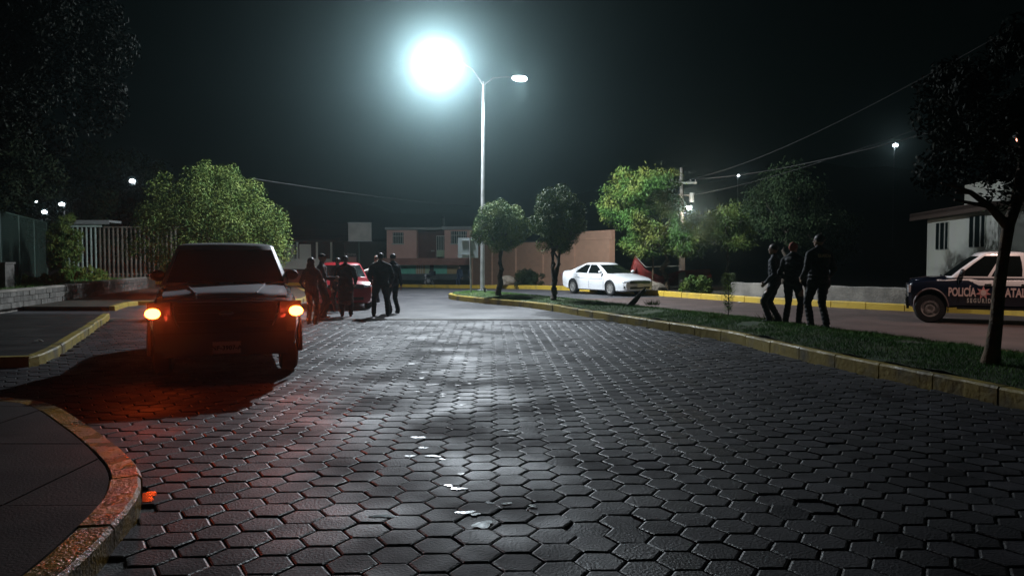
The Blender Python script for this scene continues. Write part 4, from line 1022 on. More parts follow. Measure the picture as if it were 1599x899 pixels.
def pickup(name, loc, rz, label, paint, hood, lights, cat='pickup truck', scale=1.0, W=.93, top=1.0, police=False, group=None, cabin=None, tall=0.0):
    """double-cab pick-up, front at +Y. tall raises the bonnet and belt line."""
    t = empty(name, loc, rz, label=label, cat=cat, group=group); k = scale
    zt = 1.05 + tall
    tab = [(2.72, .46, zt - .22, W * .80), (2.64, .42, zt - .06, W * .93), (2.35, .40, zt + .01, W * .985), (1.9, .40, zt + .05, W), (1.25, .40, zt + .10, W), (.9, .42, zt + .12, W), (-1.0, .42, zt + .13, W), (-1.12, .45, zt + .12, W), (-2.5, .48, zt + .11, W * .99), (-2.62, .52, zt + .06, W * .97)]
    fw, rw_ = 1.78, -1.42; wr = .375
    b = cut(body_shell(tab, 50), [paint, M['black']], [(fw, wr, .49, W), (fw, wr, .49, -W), (rw_, wr, .49, W), (rw_, wr, .49, -W)])
    b.parent = t
    for (y) in (fw, rw_):
        for sd in (1, -1):
            wheel(t, sd * (W - .13), y, wr, .25, sd, .60, steel=True)
            a_ = [(sd * (W + .012), y + .49 * math.cos(R(q_)), wr + .02 + .49 * math.sin(R(q_))) for q_ in range(-8, 189, 14)]
            MB().tube(a_, .035, 6, flat=.8).obj('wheel_flare', M['flap'] if police else M['black'], t, smooth=True)
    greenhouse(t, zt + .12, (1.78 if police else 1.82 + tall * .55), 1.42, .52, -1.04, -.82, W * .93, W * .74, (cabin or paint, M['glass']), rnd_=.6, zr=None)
    MB().box((0, .15, zt + .162), (W * 1.6, 2.0, .01)).obj('cabin_floor', M['black'], t)
    # bonnet skin
    bh = MB(); ny, nx = 10, 14; vs = []
    for i in range(ny + 1):
        y = 1.27 + (2.60 - 1.27) * i / ny; _, z_, w_ = interp(tab, y)
        for j in range(nx + 1):
            u = -1 + 2 * j / nx; c_ = .03 * (1 - u * u) + (.018 if abs(u) < .62 else 0) ; vs.append((u * w_ * .845, y, z_ + c_ + .012 - (.05 if i == ny else 0)))
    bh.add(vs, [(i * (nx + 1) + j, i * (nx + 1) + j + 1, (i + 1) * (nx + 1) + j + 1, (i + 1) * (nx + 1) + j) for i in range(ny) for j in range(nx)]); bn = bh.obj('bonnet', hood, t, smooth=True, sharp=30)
    for sd in (1, -1):
        MB().tube([(sd * .56, 1.35, zt + .135), (sd * .50, 1.9, zt + .105), (sd * .40, 2.5, zt + .045)], .016, 6).obj('bonnet_crease', hood, bn, smooth=True)
        mirror(t, sd * (W - .10), .92, zt + .20, M['black'], .9)
        MB().tube([(sd * .1, 1.47, zt + .15), (sd * .55, 1.38, zt + .16)], .012, 5).obj('wiper', M['black'], t)
        # lamps
        hl_ = MB(); hl_.box((sd * (W - .17), 2.60, zt - .17), (.30, .18, .20), rz=sd * -.25); hl_.obj('headlight', M['smoked'] if lights else M['lamp_glass'], t)
        if lights:
            e = MB(); e.ell((sd * (W - .075), 2.685, .94), (.098, .05, .070), 14, 8); e.obj('hazard_light', M['hazard'], t, smooth=True)
        MB().box((sd * (W * .62), 2.72, .55), (.22, .06, .10)).obj('fog_light', M['black'], t)
    gr_ = MB(); gr_.box((0, 2.70, zt - .24), (W * 1.28, .08, .36)); gr_ = gr_.obj('grille', M['black'], t)
    for i in range(3): MB().box((0, 2.755, zt - .12 - i * .11), (W * 1.22, .03, .035)).obj('grille_bar', M['black'], gr_)
    MB().tube([(-W * .66, 2.74, zt - .10), (-W * .68, 2.75, zt - .22), (-W * .60, 2.75, zt - .40)], .014, 6).obj('grille_trim', M['chrome'], gr_, smooth=True)
    MB().tube([(W * .66, 2.74, zt - .10), (W * .68, 2.75, zt - .22), (W * .60, 2.75, zt - .40)], .014, 6).obj('grille_trim', M['chrome'], gr_, smooth=True)
    MB().ell((0, 2.78, zt - .22), (.10, .02, .045), 14, 6).obj('emblem', M['chrome'], gr_, smooth=True)
    bp_ = MB(); bp_.box((0, 2.74, .55), (W * 1.78, .16, .24)); bp_.box((0, 2.68, .40), (W * 1.6, .2, .10)); bp_.obj('bumper', M['navy'] if not police else M['navy'], t)
    pl_ = MB().box((0, 2.832, .47), (.36, .015, .16)).obj('licence_plate', M['plate'], t)
    text('plate_number', 'NF-3907-A', .085, M['ink'], pl_, Matrix.Translation((0, 2.842, .465)) @ Matrix.Rotation(R(180), 4, 'Z') @ Matrix.Rotation(R(90), 4, 'X'), .001, .001)
    # bed opening and tailgate
    bd = MB(); bd.box((0, -1.85, zt + .155), (W * 1.62, 1.35, .02)); bd.obj('bed_cover', M['black'], t)
    for sd in (1, -1):
        MB().box((sd * (W - .1), -2.63, zt - .15), (.14, .05, .34)).obj('tail_light', M['car_dark'], t)
        for yy in (1.02, .10, -.92): seam(t, [(sd * (W * .995), yy, .52), (sd * (W + .006), yy, .80), (sd * (W * .97), yy, zt + .06)])
        for yy in (.24, -.70): MB().box((sd * (W + .01), yy, zt - .04), (.03, .18, .035)).obj('door_handle', M['chrome'], t)
        MB().box((sd * (W - .04), .1, .40), (.10, 1.9, .05)).obj('side_step', M['black'], t)
    return t

# the pick-up at the left: faces the camera with its hazard lights on
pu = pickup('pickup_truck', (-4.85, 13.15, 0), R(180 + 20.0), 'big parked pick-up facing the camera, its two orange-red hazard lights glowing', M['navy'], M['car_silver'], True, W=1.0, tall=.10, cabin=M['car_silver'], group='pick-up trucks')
for sd in (1, -1): light('hazard_glow', (sd * .93, 2.86, .93), 38, (1.0, .09, .015), .06, pu, 76, (0, 1, .17), 1.0)
for sd in (1, -1): light('hazard_spill', (sd * .90, 2.99, .93), 1.3, (1.0, .07, .03), .05, pu)
p2 = pickup('pickup_truck', (-7.9, 22.6, 0), R(180 + 12), 'dark red pick-up half hidden between the parked pick-up and the standing people', M['car_dark'], M['car_dark'], False, W=.93, cabin=M['car_dark'], group='pick-up trucks')
for sd in (-1,): MB().box((sd * .945, 1.2, .62), (.02, .35, .3)).obj('pale_panel', M['cloth_white'], p2)
# police truck
pt = pickup('police_truck', (12.5, 20.1, .0), R(64), 'dark blue and white police pick-up behind the leaning tree', M['navy'], M['navy'], False, W=.94, police=True, cabin=M['car_white'], group='pick-up trucks', tall=.0)

Wp = .94
def side_x(tab_y, z):                       # half width of the police truck's flank at height z
    zb_, zt_, w_ = interp([(2.72, .46, .83, Wp * .80), (2.64, .42, .99, Wp * .93), (2.35, .40, 1.06, Wp * .985), (1.9, .40, 1.10, Wp), (1.25, .40, 1.15, Wp), (.9, .42, 1.17, Wp), (-1.0, .42, 1.18, Wp), (-1.12, .45, 1.17, Wp), (-2.5, .48, 1.16, Wp * .99), (-2.62, .52, 1.11, Wp * .97)], tab_y)
    h = zt_ - zb_; P = [(.28, .975), (.48, 1), (.66, .995), (.86, .965), (.965, .925), (1, .84)]; u = (z - zb_) / h
    for (a_, b_), (c_, d_) in zip(P, P[1:]):
        if u <= c_: return w_ * (b_ + (d_ - b_) * (u - a_) / (c_ - a_))
    return w_ * .84
for sd in (-1, 1):
    b = MB(); vs = []; ys = [1.6 - i * .28 for i in range(16)]
    for y in ys:
        lo = 1.105 if y > .62 else (1.10 - min(1, (.62 - y) / .1) * .12 if y > -.9 else .98 - .11 * (-.9 - y))
        hi = 1.148 if y > .9 else 1.158
        if y > 1.2: lo, hi = 1.09, 1.118
        for q_ in range(4):
            z_ = lo + (hi - lo) * q_ / 3; vs.append((sd * (side_x(y, z_) + .006), y, z_))
    b.add(vs, [(i * 4 + j, i * 4 + j + 1, i * 4 + 5 + j, i * 4 + 4 + j) for i in range(15) for j in range(3)]); b.obj('white_stripe', M['car_white'], pt)
    Mt = Matrix(((0, 0, sd, 0), (sd, 0, 0, 0), (0, 1, 0, 0), (0, 0, 0, 1)))
    def T(y, z, tilt=0): return Matrix.Translation((sd * (Wp + .010), y, z)) @ Mt
    o1 = text('police_lettering', 'POLICÍA', .30, M['pinkish'], pt, T(.93 if sd < 0 else -.30, .80), .004, .010, 1.0, wid=.74)
    o2 = text('state_lettering', 'ESTATAL', .30, M['pinkish'], pt, T(-.30 if sd < 0 else .93, .80), .004, .010, 1.0, wid=.86)
    o3 = text('security_lettering', 'SEGURIDAD', .15, M['grey_letters'], pt, T(.27 + .09 * (1 if sd < 0 else -1), .595), .004, .006, 1.5, wid=.86)
    YS = .36 if sd < 0 else .30
    st_ = MB(); vs = []
    for k in range(14):
        a_ = math.pi / 2 + k * math.pi / 7; r_ = .175 if k % 2 == 0 else .085; vs.append((sd * (Wp + .014), YS + r_ * math.cos(a_) / .82, .80 + r_ * math.sin(a_)))
    vs.append((sd * (Wp + .016), YS, .80)); st_.add(vs, [(14, k, (k + 1) % 14) for k in range(14)]); em = st_.obj('star_emblem', M['pinkish2'], pt)
    MB().lathe([(0.001, .0), (.075, .0), (.075, .006), (.001, .006)], 18, Matrix.Rotation(R(90) * sd, 3, 'Y'), (sd * (Wp + .016), YS, .80)).obj('emblem_disc', M['pinkish'], em)
MB().box((0, 2.84, .55), (1.3, .02, .05)).obj('bumper_strip', M['chrome'], pt)
for ch_ in list(pt.children_recursive):           # this make is short with a blunt nose
    if ch_.name.startswith('wheel') and not ch_.name.startswith('wheel_flare'): ch_.location.y *= .82; continue
    if ch_.name.startswith('rim'): continue
    for v in ch_.data.vertices:
        v.co.y *= .82
        if v.co.y > 1.84: v.co.y = 1.84 + (v.co.y - 1.84) * .38

def sedan(name, loc, rz, label, paint, cat='car', zr=1.45, group=None, k=1.0, kind='sedan'):
    t = empty(name, loc, rz, label=label, cat=cat, group=group); W = .90
    hz = zr - 1.45
    if kind == 'sedan': tab = [(2.33, .30, .58, .60), (2.29, .25, .66, .74), (2.18, .21, .735, .83), (1.95, .19, .80, .885), (1.6, .19, .86, W), (1.2, .19, .93, W), (.85, .20, .955, W), (-.2, .20, .965, W), (-1.3, .20, 1.0, W), (-1.85, .22, 1.04, .885), (-2.18, .28, 1.045, .83), (-2.28, .34, 1.0, .79), (-2.33, .42, .90, .72)]
    else: tab = [(2.02, .30, .66, .66), (1.96, .24, .80, .80), (1.78, .20, .90, .86), (1.4, .19, .95, .875), (.95, .19, 1.0, .88), (.6, .20, 1.02, .88), (-.6, .20, 1.04, .88), (-1.6, .22, 1.08, .86), (-1.9, .28, 1.06, .82), (-1.98, .40, .95, .76)]; W = .88
    fw, rw_, wr = (1.36, -1.33, .33) if kind == 'sedan' else (1.22, -1.28, .32)
    b = cut(body_shell(tab, 60, crown_=.04), [paint, M['black']], [(fw, wr, wr + .045, W), (fw, wr, wr + .045, -W), (rw_, wr, wr + .055, W), (rw_, wr, wr + .055, -W)]); b.parent = t
    for y in (fw, rw_):
        for sd in (1, -1): wheel(t, sd * (W - .12), y, wr, .21, sd, .68, 10)
    if kind == 'sedan': greenhouse(t, .93, zr - .06, 1.22, .28, -2.02, -.85, .80, .57, (paint, M['glass']), cols=(0, .07, .44, .47, .80, 1), rnd_=1.0)
    else: greenhouse(t, 1.0, zr - .06, .92, .20, -1.86, -1.45, .80, .62, (paint, M['glass']), cols=(0, .05, .44, .48, .90, 1))
    fy, lz = tab[0][0], tab[1][2]
    g_ = MB(); g_.box((0, fy - .03, lz - .06), (1.12, .10, .13)); g_ = g_.obj('grille', M['black'], t)
    for i in range(2): MB().box((0, fy + .025, lz - .035 - i * .05), (1.12, .012, .012)).obj('grille_bar', M['chrome'], g_)
    MB().lathe([(.055, 0), (.065, .012), (.055, .02)], 18, Matrix.Rotation(R(-90), 3, 'X'), (0, fy + .02, lz - .055)).obj('emblem', M['chrome'], g_, smooth=True)
    lo_ = MB(); lo_.box((0, fy - .05, .36), (1.10, .12, .10)); lo_.obj('lower_intake', M['black'], t)
    pl_ = MB().box((0, fy + .035, .47), (.34, .015, .15)).obj('licence_plate', M['plate'], t)
    for sd in (1, -1):
        h_ = MB(); Mx = Matrix.Rotation(R(-28 * sd), 3, 'Z') @ Matrix.Diagonal((.20, .11, .062)); h_.ell((sd * .66, fy - .13, lz - .045), 1, 14, 8, Mx); h_.obj('headlight', M['lamp_glass'], t, smooth=True)
        MB().box((sd * .70, fy - .10, .40), (.20, .08, .07), rz=sd * -.3).obj('air_intake', M['black'], t)
        mirror(t, sd * (W - .04), .78, .97, paint, .8)
        for yy in ((.92, -.12, -1.05) if kind == 'sedan' else (.72, -.25, -1.15)): seam(t, [(sd * (W + .002), yy, .30), (sd * (W + .004), yy + .02, .6), (sd * (W * .965), yy + .01, .90)], 'black', .005)
        for yy in (.05, -.92): MB().box((sd * (W * .985 + .006), yy, .80), (.02, .17, .03)).obj('door_handle', paint, t)
        MB().box((sd * .68, -fy + .01, .86), (.34, .05, .13)).obj('tail_light', M['car_dark'], t)
        MB().tube([(sd * (W * .995 + .004), 1.0, .725), (sd * (W + .008), 0, .735), (sd * (W * .99 + .004), -1.25, .77)], .006, 5).obj('body_crease', paint, t)
        MB().tube([(sd * .1, 1.13, .955), (sd * .5, 1.06, .965)], .01, 5).obj('wiper', M['black'], t)
    return t
sedan('white_car', (4.28, 35.3, gz(4.3, 35.3) + .004), R(180 + 32), 'white sedan driving along the right carriageway, lit by the street lamp', M['car_white'], kind='sedan')
sedan('red_car', (-5.85, 26.6, .002), R(180 + 16), 'red hatchback facing the camera behind the group of standing people', M['car_red'], zr=1.52, kind='hatch')

# motorcycle with rider-less box, in front of the pink house
mz = gz(-6.3, 58); mc = empty('motorcycle', (-6.35, 58.6, mz), R(160), label='small dark motorcycle parked before the pink house', cat='motorcycle')
for y in (.62, -.62):
    w_ = MB().lathe([(.22, -.05), (.29, -.045), (.30, 0), (.29, .045), (.22, .05)], 18, Matrix.Rotation(R(90), 3, 'Y')).obj('wheel', M['tyre'], mc, smooth=True, loc=(0, y, .30))
    MB().lathe([(.22, -.02), (.2, 0), (.22, .02)], 16, Matrix.Rotation(R(90), 3, 'Y')).obj('rim', M['rim'], w_)
b = MB(); b.tube([(0, .60, .30), (0, .42, .85), (0, .36, .98)], .035, 8); b.tube([(0, .40, .80), (0, -.1, .42), (0, -.6, .32)], .04, 8); b.ell((0, -.02, .45), (.15, .22, .18)); b.tube([(.1, -.05, .32), (.12, -.7, .36)], .035, 8); b.obj('frame', M['housing'], mc, smooth=True)
b = MB(); b.ell((0, .18, .82), (.13, .26, .13)); b.obj('tank', M['navy'], mc, smooth=True)
b = MB(); b.ell((0, -.32, .80), (.13, .36, .07)); b.obj('seat', M['black'], mc, smooth=True)
MB().tube([(-.34, .26, 1.04), (0, .36, 1.0), (.34, .26, 1.04)], .02, 6).obj('handlebar', M['housing'], mc)
b = MB(); b.ell((0, .48, .88), (.09, .07, .09)); b.obj('headlight', M['lamp_glass'], mc, smooth=True)
MB().box((0, -.72, 1.02), (.40, .36, .36)).obj('top_box', M['cloth_navy'], mc)

# ------------------------------------------------------------------ people
def ik(a, b, l1, l2, bend):
    a = Vector(a); b = Vector(b); d = b - a; L = min(d.length, (l1 + l2) * .999); d.normalize(); b = a + d * L
    x = (l1 * l1 - l2 * l2 + L * L) / (2 * L); h = math.sqrt(max(l1 * l1 - x * x, 0)); bd = Vector(bend); bd = (bd - d * bd.dot(d)).normalized()
    return a + d * x + bd * h, b
def person(loc, rz, H, label, top='cloth_black', legs='cloth_black', bulk=1.0, feet=((-.12, .02, 0), (.12, -.02, 0)), hands=((-.30, .04, .80), (.30, .04, .80)), pelvis=None, lean=(0, 0), head_yaw=0, nod=0,
           hat=None, coat=False, skinm='skin', long_hair=False, vest=None, palmf=1, knees=None, group=None, cat='person', hood=False):
    """faces local +Y; measures are for a height of 1.75 and scaled"""
    k = H / 1.75; t = empty('person', loc, rz, label=label, cat=cat, group=group); parts = []
    def cap(a, b, ra, rb, lab, n=6, fl=1.0):
        a = Vector(a); b = Vector(b); m_ = MB(); m_.tube([a, b], [ra, rb], 10, True, fl); m_.ell(a, ra * .99, 9, 6); m_.ell(b, rb * .99, 9, 6); parts.append((m_, lab))
    def el(c, r_, lab, Mx=None, n=12, m=8): m_ = MB(); m_.ell(c, r_, n, m, Mx); parts.append((m_, lab))
    pz = pelvis[2] if pelvis else .93; px_ = pelvis[0] if pelvis else 0; py_ = pelvis[1] if pelvis else 0
    P = Vector((px_, py_, pz)); lx, ly = lean
    ch = P + Vector((lx * .38, ly * .38, .40)); nk = P + Vector((lx * .58, ly * .55, .565)); hdp = nk + Vector((lx * .10, ly * .12 + .02 + nod * .05, .140 - abs(nod) * .02))
    b_ = bulk
    el(P + Vector((0, 0, -.01)), (.165 * b_, .12 * b_, .13), 'L'); 
    for i in range(6):
        u = i / 5; c = P.lerp(ch, u); rx = (.178, .176, .178, .184, .19, .188)[i] * b_; ry = (.135, .134, .134, .138, .138, .13)[i] * b_; el(c + Vector((0, 0, .04)), (rx, ry, .11), 'T')
    el(ch + Vector((0, 0, .085)), (.135 * b_, .10 * b_, .075), 'T')
    for sx in (-1, 1): cap(nk + Vector((sx * .03, -.01, -.005)), nk + Vector((sx * .165 * b_, 0, -.095)), .060, .055 * b_, 'T')
    cap(nk - Vector((0, 0, .03)), nk + Vector((0, 0, .025)), .072, .066, 'T')
    cap(nk - Vector((0, 0, .05)), nk + Vector((0, .01, .07)), .058, .052, 'S')
    Hm = Matrix.Rotation(head_yaw, 3, 'Z') @ Matrix.Rotation(-nod * .5, 3, 'X')
    el(hdp + Hm @ Vector((0, -.012, .025)), (.082, .099, .104), 'S', Hm); el(hdp + Hm @ Vector((0, .03, -.055)), (.052, .055, .058), 'S', Hm)
    el(hdp + Hm @ Vector((0, .092, -.012)), (.014, .022, .024), 'S', Hm, 8, 6)
    for sx in (-1, 1):
        el(hdp + Hm @ Vector((sx * .078, -.005, -.005)), (.012, .02, .03), 'S', Hm, 8, 6); el(hdp + Hm @ Vector((sx * .03, .074, .012)), (.014, .012, .009), 'H', Hm, 8, 6)
    el(hdp + Hm @ Vector((0, .082, -.052)), (.022, .010, .006), 'M', Hm, 8, 5)
    for i, sx in enumerate((-1, 1)):
        sh = nk + Vector((sx * .172 * b_, 0, -.115)); hnd = Vector(hands[i]); hand_c = P + Vector((hnd.x, hnd.y, hnd.z - .93))
        elb, wr = ik(sh, hand_c, .295, .255, (sx * .35, -1, -.1))
        el(sh, (.060 * b_, .064 * b_, .058), 'T'); cap(sh, elb, .068 * b_, .058 * b_, 'T'); cap(elb, wr, .057 * b_, .042, 'T')
        d = (wr - elb).normalized(); side = d.cross(Vector((0, 1, 0.01))).normalized() if abs(d.y) < .8 else Vector((1, 0, 0)); nrm = side.cross(d).normalized()
        pc = wr + d * .05; Mx = Matrix((side, nrm, d)).transposed()
        # palm edge-on at the thigh: width runs along nrm
        el(pc, (.019, .042, .052), 'S', Mx, 10, 7)
        for f_, (o_, ln_) in enumerate(((-.030, .062), (-.010, .072), (.011, .067), (.030, .052))):
            q0 = pc + nrm * o_ + d * .035; q1 = q0 + d * ln_ * .55 + side * (-sx * .012); q2 = q1 + d * ln_ * .42 + side * (-sx * .026)
            cap(q0, q1, .0105, .0095, 'S'); cap(q1, q2, .0095, .0085, 'S')
        th0 = pc - nrm * -.030 + d * -.02; th1 = th0 + nrm * .030 + d * .030; th2 = th1 + d * .030 + side * (-sx * .012); cap(th0, th1, .013, .011, 'S'); cap(th1, th2, .011, .009, 'S')
        hip = P + Vector((sx * .088 * b_, 0, -.05)); ft = Vector(feet[i]); fy = ft.z; ank = Vector((ft.x, ft.y - .03, .09 + fy))
        kb = knees[i] if knees else (sx * .12, 1, 0)
        kn, ank = ik(hip, ank, .425, .415, kb)
        cap(hip, kn, .104 * b_, .074, 'L'); cap(kn, kn.lerp(ank, .35), .074, .072, 'L'); cap(kn.lerp(ank, .35), ank, .072, .066, 'L')
        cap(ank, ank - Vector((0, 0, .04)), .052, .048, 'B')
        a_ = ft; el(ank + Vector((0, .055, -.055)), (.046, .125, .040), 'B'); el(ank + Vector((0, -.02, -.05)), (.042, .055, .045), 'B')
    if coat:
        for i in range(7): u = i / 6; el(P + Vector((0, 0, .08 - .56 * u)), (.178 * b_ + .01 * u, .13 * b_ + .02 * u, .10), 'T')
    else: el(P + Vector((0, 0, -.02)), (.19 * b_, .145 * b_, .10), 'T')
    if hood: el(hdp + Hm @ Vector((0, -.035, .02)), (.10, .10, .12), 'T', Hm); el(nk + Vector((0, -.05, .0)), (.11, .09, .07), 'T')
    if long_hair: el(hdp + Hm @ Vector((0, -.04, .02)), (.098, .095, .105), 'H', Hm); el(hdp + Hm @ Vector((0, -.06, -.12)), (.12, .06, .15), 'H', Hm)
    if vest: el(ch + Vector((0, 0, -.06)), (.195 * b_, .15 * b_, .21), 'T'); el(P + Vector((0, 0, .06)), (.185 * b_, .14 * b_, .045), 'B'); el(P + Vector((.20, -.0, -.08)), (.04, .07, .11), 'B')
    whole = MB(); labs = []
    for m_, lab in parts: whole.add([Vector(v) * k for v in m_.v], m_.f); labs += [lab] * len(m_.v)
    kd = kdtree.KDTree(len(whole.v))
    for i, v in enumerate(whole.v): kd.insert(v, i)
    kd.balance()
    me = whole.mesh('tmp', []); bm = bmesh.new(); bm.from_mesh(me); bmesh.ops.recalc_face_normals(bm, faces=bm.faces[:]); bm.to_mesh(me); bm.free()
    o = link('body', me); r_ = o.modifiers.new('r', 'REMESH'); r_.mode = 'VOXEL'; r_.voxel_size = .0115 * k; sm = o.modifiers.new('s', 'SMOOTH'); sm.iterations = 2; sm.factor = .5
    bpy.context.view_layer.update(); nm = bpy.data.meshes.new_from_object(o.evaluated_get(bpy.context.evaluated_depsgraph_get())); o.modifiers.clear(); o.data = nm; bpy.data.meshes.remove(me); o.parent = t
    order_ = {'T': 0, 'L': 1, 'S': 2, 'H': 3, 'B': 4, 'M': 5}
    nm.materials.clear()
    for m_ in (top, legs, skinm, 'hair', 'boot', 'maroon'): nm.materials.append(M[m_])
    n = len(nm.polygons); mi = [0] * n
    for p in nm.polygons: mi[p.index] = order_[labs[kd.find(p.center)[1]]]
    # folds in the cloth
    nv = len(nm.vertices); co_ = np.empty(nv * 3, np.float32); no_ = np.empty(nv * 3, np.float32)
    nm.vertices.foreach_get('co', co_); nm.vertices.foreach_get('normal', no_); co_ = co_.reshape(-1, 3); no_ = no_.reshape(-1, 3)
    s_ = .006 * np.sin(co_[:, 2] * 46 + co_[:, 0] * 21 + rz * 3) * np.sin(co_[:, 2] * 19 + co_[:, 1] * 27) * (co_[:, 2] < hdp.z * k - .25)
    co_ = co_ + no_ * s_[:, None]; nm.vertices.foreach_set('co', co_.reshape(-1))
    nm.polygons.foreach_set('material_index', mi); nm.polygons.foreach_set('use_smooth', [True] * n); nm.update()
    hk = hdp * k
    if hat == 'cap':
        c_ = MB(); c_.ell(hk + Hm @ Vector((0, -.012, .055)) * k, (.083 * k, .100 * k, .070 * k), 14, 8, Hm); c_.box(hk + Hm @ Vector((0, .115, .055)) * k, (.11 * k, .07 * k, .012 * k), M=Hm); c_.obj('cap', M['cloth_black'], t, smooth=True)
    elif hat == 'beanie':
        c_ = MB(); c_.ell(hk + Hm @ Vector((0, -.012, .03)) * k, (.088 * k, .104 * k, .108 * k), 14, 8, Hm); c_.obj('balaclava', M['orange_lit_beanie'], t, smooth=True)
    elif not long_hair and not hood:
        c_ = MB(); c_.ell(hk + Hm @ Vector((0, -.026, .042)) * k, (.089 * k, .101 * k, .090 * k), 14, 8, Hm)
        for v_i in range(len(c_.v)):
            vx = c_.v[v_i]; c_.v[v_i] = (vx[0] + rnd.uniform(-.004, .004), vx[1] + rnd.uniform(-.004, .004), vx[2] + rnd.uniform(-.004, .004))
        c_.obj('hair', M['hair'], t, smooth=True)
    if vest:
        Mt = Matrix(((1, 0, 0, 0), (0, 0, -1, 0), (0, 1, 0, 0), (0, 0, 0, 1)))
        y_ = (ch.y - .155 * b_ - .004) * k; z_ = (ch.z + .03) * k
        pn = MB().box((0, y_ + .004, z_), (.25 * k, .012, .085 * k)).obj('back_patch', M['cloth_navy'], t)
        text('lettering', vest, .085 * k, M['patch'], pn, Matrix.Translation((0, y_ - .006, z_)) @ Mt, .002, .003, 1.0, .72)
    return t
near = 'people standing around the red car'
def pp_(px, py, z=0): g_ = gp(px, py, z); return (g_.x, g_.y, z)
person(pp_(487, 506), R(-12), 1.68, 'long-haired woman in dark clothes standing closest to the orange-lit pick-up', 'cloth_grey', 'cloth_black', 1.0, ((-.09, .03, 0), (.12, -.03, 0)), ((-.24, .12, .95), (.20, .30, 1.12)), long_hair=True, group=near, coat=False, hood=False)
person(pp_(503, 497), R(-75), 1.78, 'man in a dark cap standing behind the long-haired woman', 'cloth_grey', 'cloth_black', 1.05, ((-.10, .08, 0), (.12, -.06, 0)), ((-.2, .30, 1.05), (.18, .32, 1.10)), hat='cap', group=near)
person(pp_(540, 494), R(8), 1.72, 'broad person in a long dark coat, back turned, before the red car', 'cloth_black', 'cloth_black', 1.22, ((-.10, .0, 0), (.14, .04, 0)), ((-.26, .10, .95), (.27, .08, .95)), coat=True, group=near)
person(pp_(528, 487), R(170), 1.66, 'person facing the camera, mostly hidden behind the one in the long coat', 'cloth_grey', 'cloth_black', .98, hands=((-.2, .2, 1.1), (.22, .05, .8)), group=near)
person((-5.1, 28.9, 0), R(150), 1.74, 'person in a white shirt on the far side of the red car', 'cloth_white', 'cloth_navy', 1.0, hands=((-.26, .12, .95), (.34, .22, 1.18)), lean=(-.12, .05), group=near)
person(pp_(595, 494), R(14), 1.80, 'big man in dark clothes with legs apart, right of the red car', 'cloth_black', 'cloth_black', 1.28, ((-.20, .0, 0), (.19, .03, 0)), ((-.27, .16, .98), (.30, .10, .92)), group=near)
person(pp_(614, 489), R(40), 1.78, 'man in dark clothes at the right end of the group by the red car', 'cloth_navy', 'cloth_black', 1.02, ((-.09, .04, 0), (.12, -.05, 0)), hands=((-.2, .25, 1.0), (.28, .0, .82)), group=near)
off = 'officers standing on the median'
def po(px, py): g_ = gp(px, py, .27); return (g_.x, g_.y, med_z(g_.x, g_.y) - .01)
person(po(1205, 500), R(60), 1.80, 'leftmost of the three officers on the median, in profile with bent knees', 'cloth_navy', 'cloth_black', 1.0, ((-.11, .05, 0), (.11, -.10, 0)), ((-.20, .14, .92), (.24, .08, .90)), pelvis=(0, -.05, .90), lean=(0, .03), group=off, skinm='skin')
person(po(1237, 503), R(-40), 1.78, 'middle officer on the median with an orange-lit head', 'cloth_black', 'cloth_black', 1.06, ((-.14, .02, 0), (.13, .05, 0)), ((-.22, .16, .98), (.27, .02, .80)), hat='beanie', head_yaw=R(-20), group=off)
person(po(1277, 509), R(10), 1.92, 'tallest officer on the median, back to the camera, with GUARDIA across the shoulders', 'cloth_black', 'cloth_black', 1.14, ((-.14, .03, 0), (.15, -.02, 0)), ((-.28, .10, .95), (.26, .14, .93)), head_yaw=R(30), vest='GUARDIA', group=off)
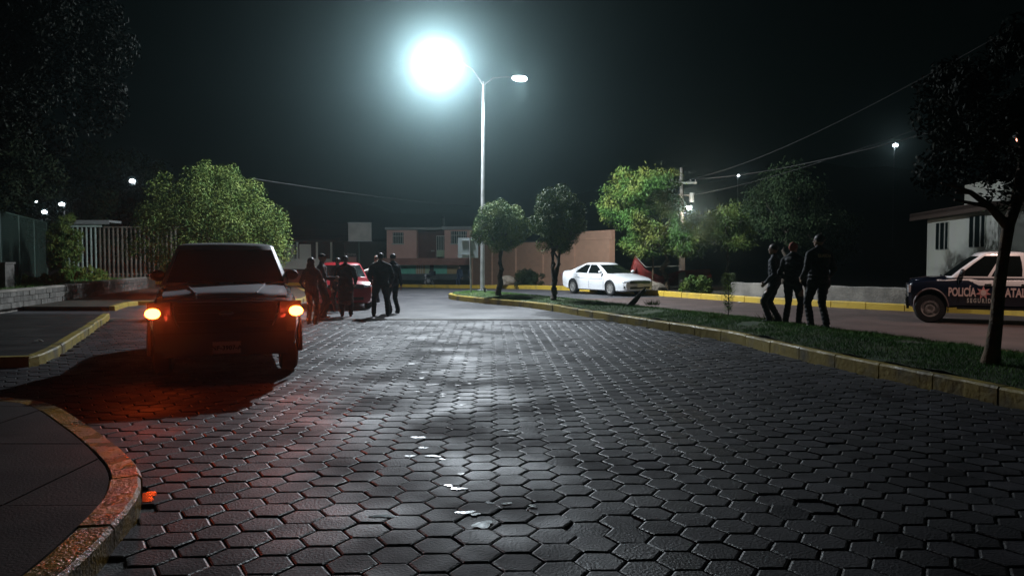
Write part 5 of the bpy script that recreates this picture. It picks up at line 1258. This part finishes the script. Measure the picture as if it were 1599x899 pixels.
g_ = at(722, 437, 61); person((g_.x - .2, 61.2, gz(g_.x, 61) + .02), R(150), 1.70, 'person in dark blue leaning by the wall of the pink house', 'cloth_blue', 'cloth_blue', 1.1, ((-.13, .28, 0), (.13, .24, 0)), pelvis=(0, 0, .80), lean=(0, .1))
g_ = at(741, 437, 61); person((g_.x - .25, 61.4, gz(g_.x, 61) + .02), R(190), 1.62, 'second person in dark blue beside the one leaning by the pink house', 'cloth_blue', 'cloth_blue', 1.05)

# crowns are thin where a lamp shows through their leaves
bpy.context.view_layer.update()
for px, py, r_, Yl in ((1592, 218, .12, 18), (207, 283, .30, 62), (97, 319, .22, 58), (70, 331, .22, 60), (57, 315, .12, 80)):
    ray = (at(px, py, 10) - Vector((0, 0, CH))).normalized(); rn = np.array(ray)
    for o in [o for o in bpy.data.objects if o.name.startswith(('crown', 'foliage'))]:
        m_ = o.data; n = len(m_.vertices); co = np.empty(n * 3, np.float32); m_.vertices.foreach_get('co', co); co = co.reshape(-1, 4, 3)
        q_ = co.mean(1) + np.array(o.matrix_world.translation) - np.array([0, 0, CH]); dd = q_ @ rn
        bad = (np.linalg.norm(q_ - dd[:, None] * rn, axis=1) < r_) & (q_[:, 1] < Yl)
        if bad.any():
            # push those leaves aside to the rim of the gap
            off_ = q_ - dd[:, None] * rn; ln_ = np.linalg.norm(off_, axis=1) + 1e-4
            mv = off_ / ln_[:, None] * (r_ + .02)[..., None] if False else off_ / ln_[:, None] * (r_ + .05)
            co[bad] += (mv - off_)[bad][:, None, :]; m_.vertices.foreach_set('co', co.reshape(-1))

# ------------------------------------------------------------------ haze volume, added in place of the lens glare round the lamps
hz = MB().box((0, 92, 21), (284, 214, 45)).obj('haze', None); hz.data.materials.clear()
hm = bpy.data.materials.new('haze'); hm.use_nodes = True; nt = hm.node_tree; nt.nodes.remove(nt.nodes['Principled BSDF'])
pv = nt.nodes.new('ShaderNodeVolumePrincipled'); pv.inputs['Color'].default_value = (.66, .96, .98, 1); pv.inputs['Density'].default_value = .0027; pv.inputs['Anisotropy'].default_value = .94
nt.links.new(pv.outputs[0], nt.nodes['Material Output'].inputs['Volume']); hz.data.materials.append(hm); hz['kind'] = 'stuff'
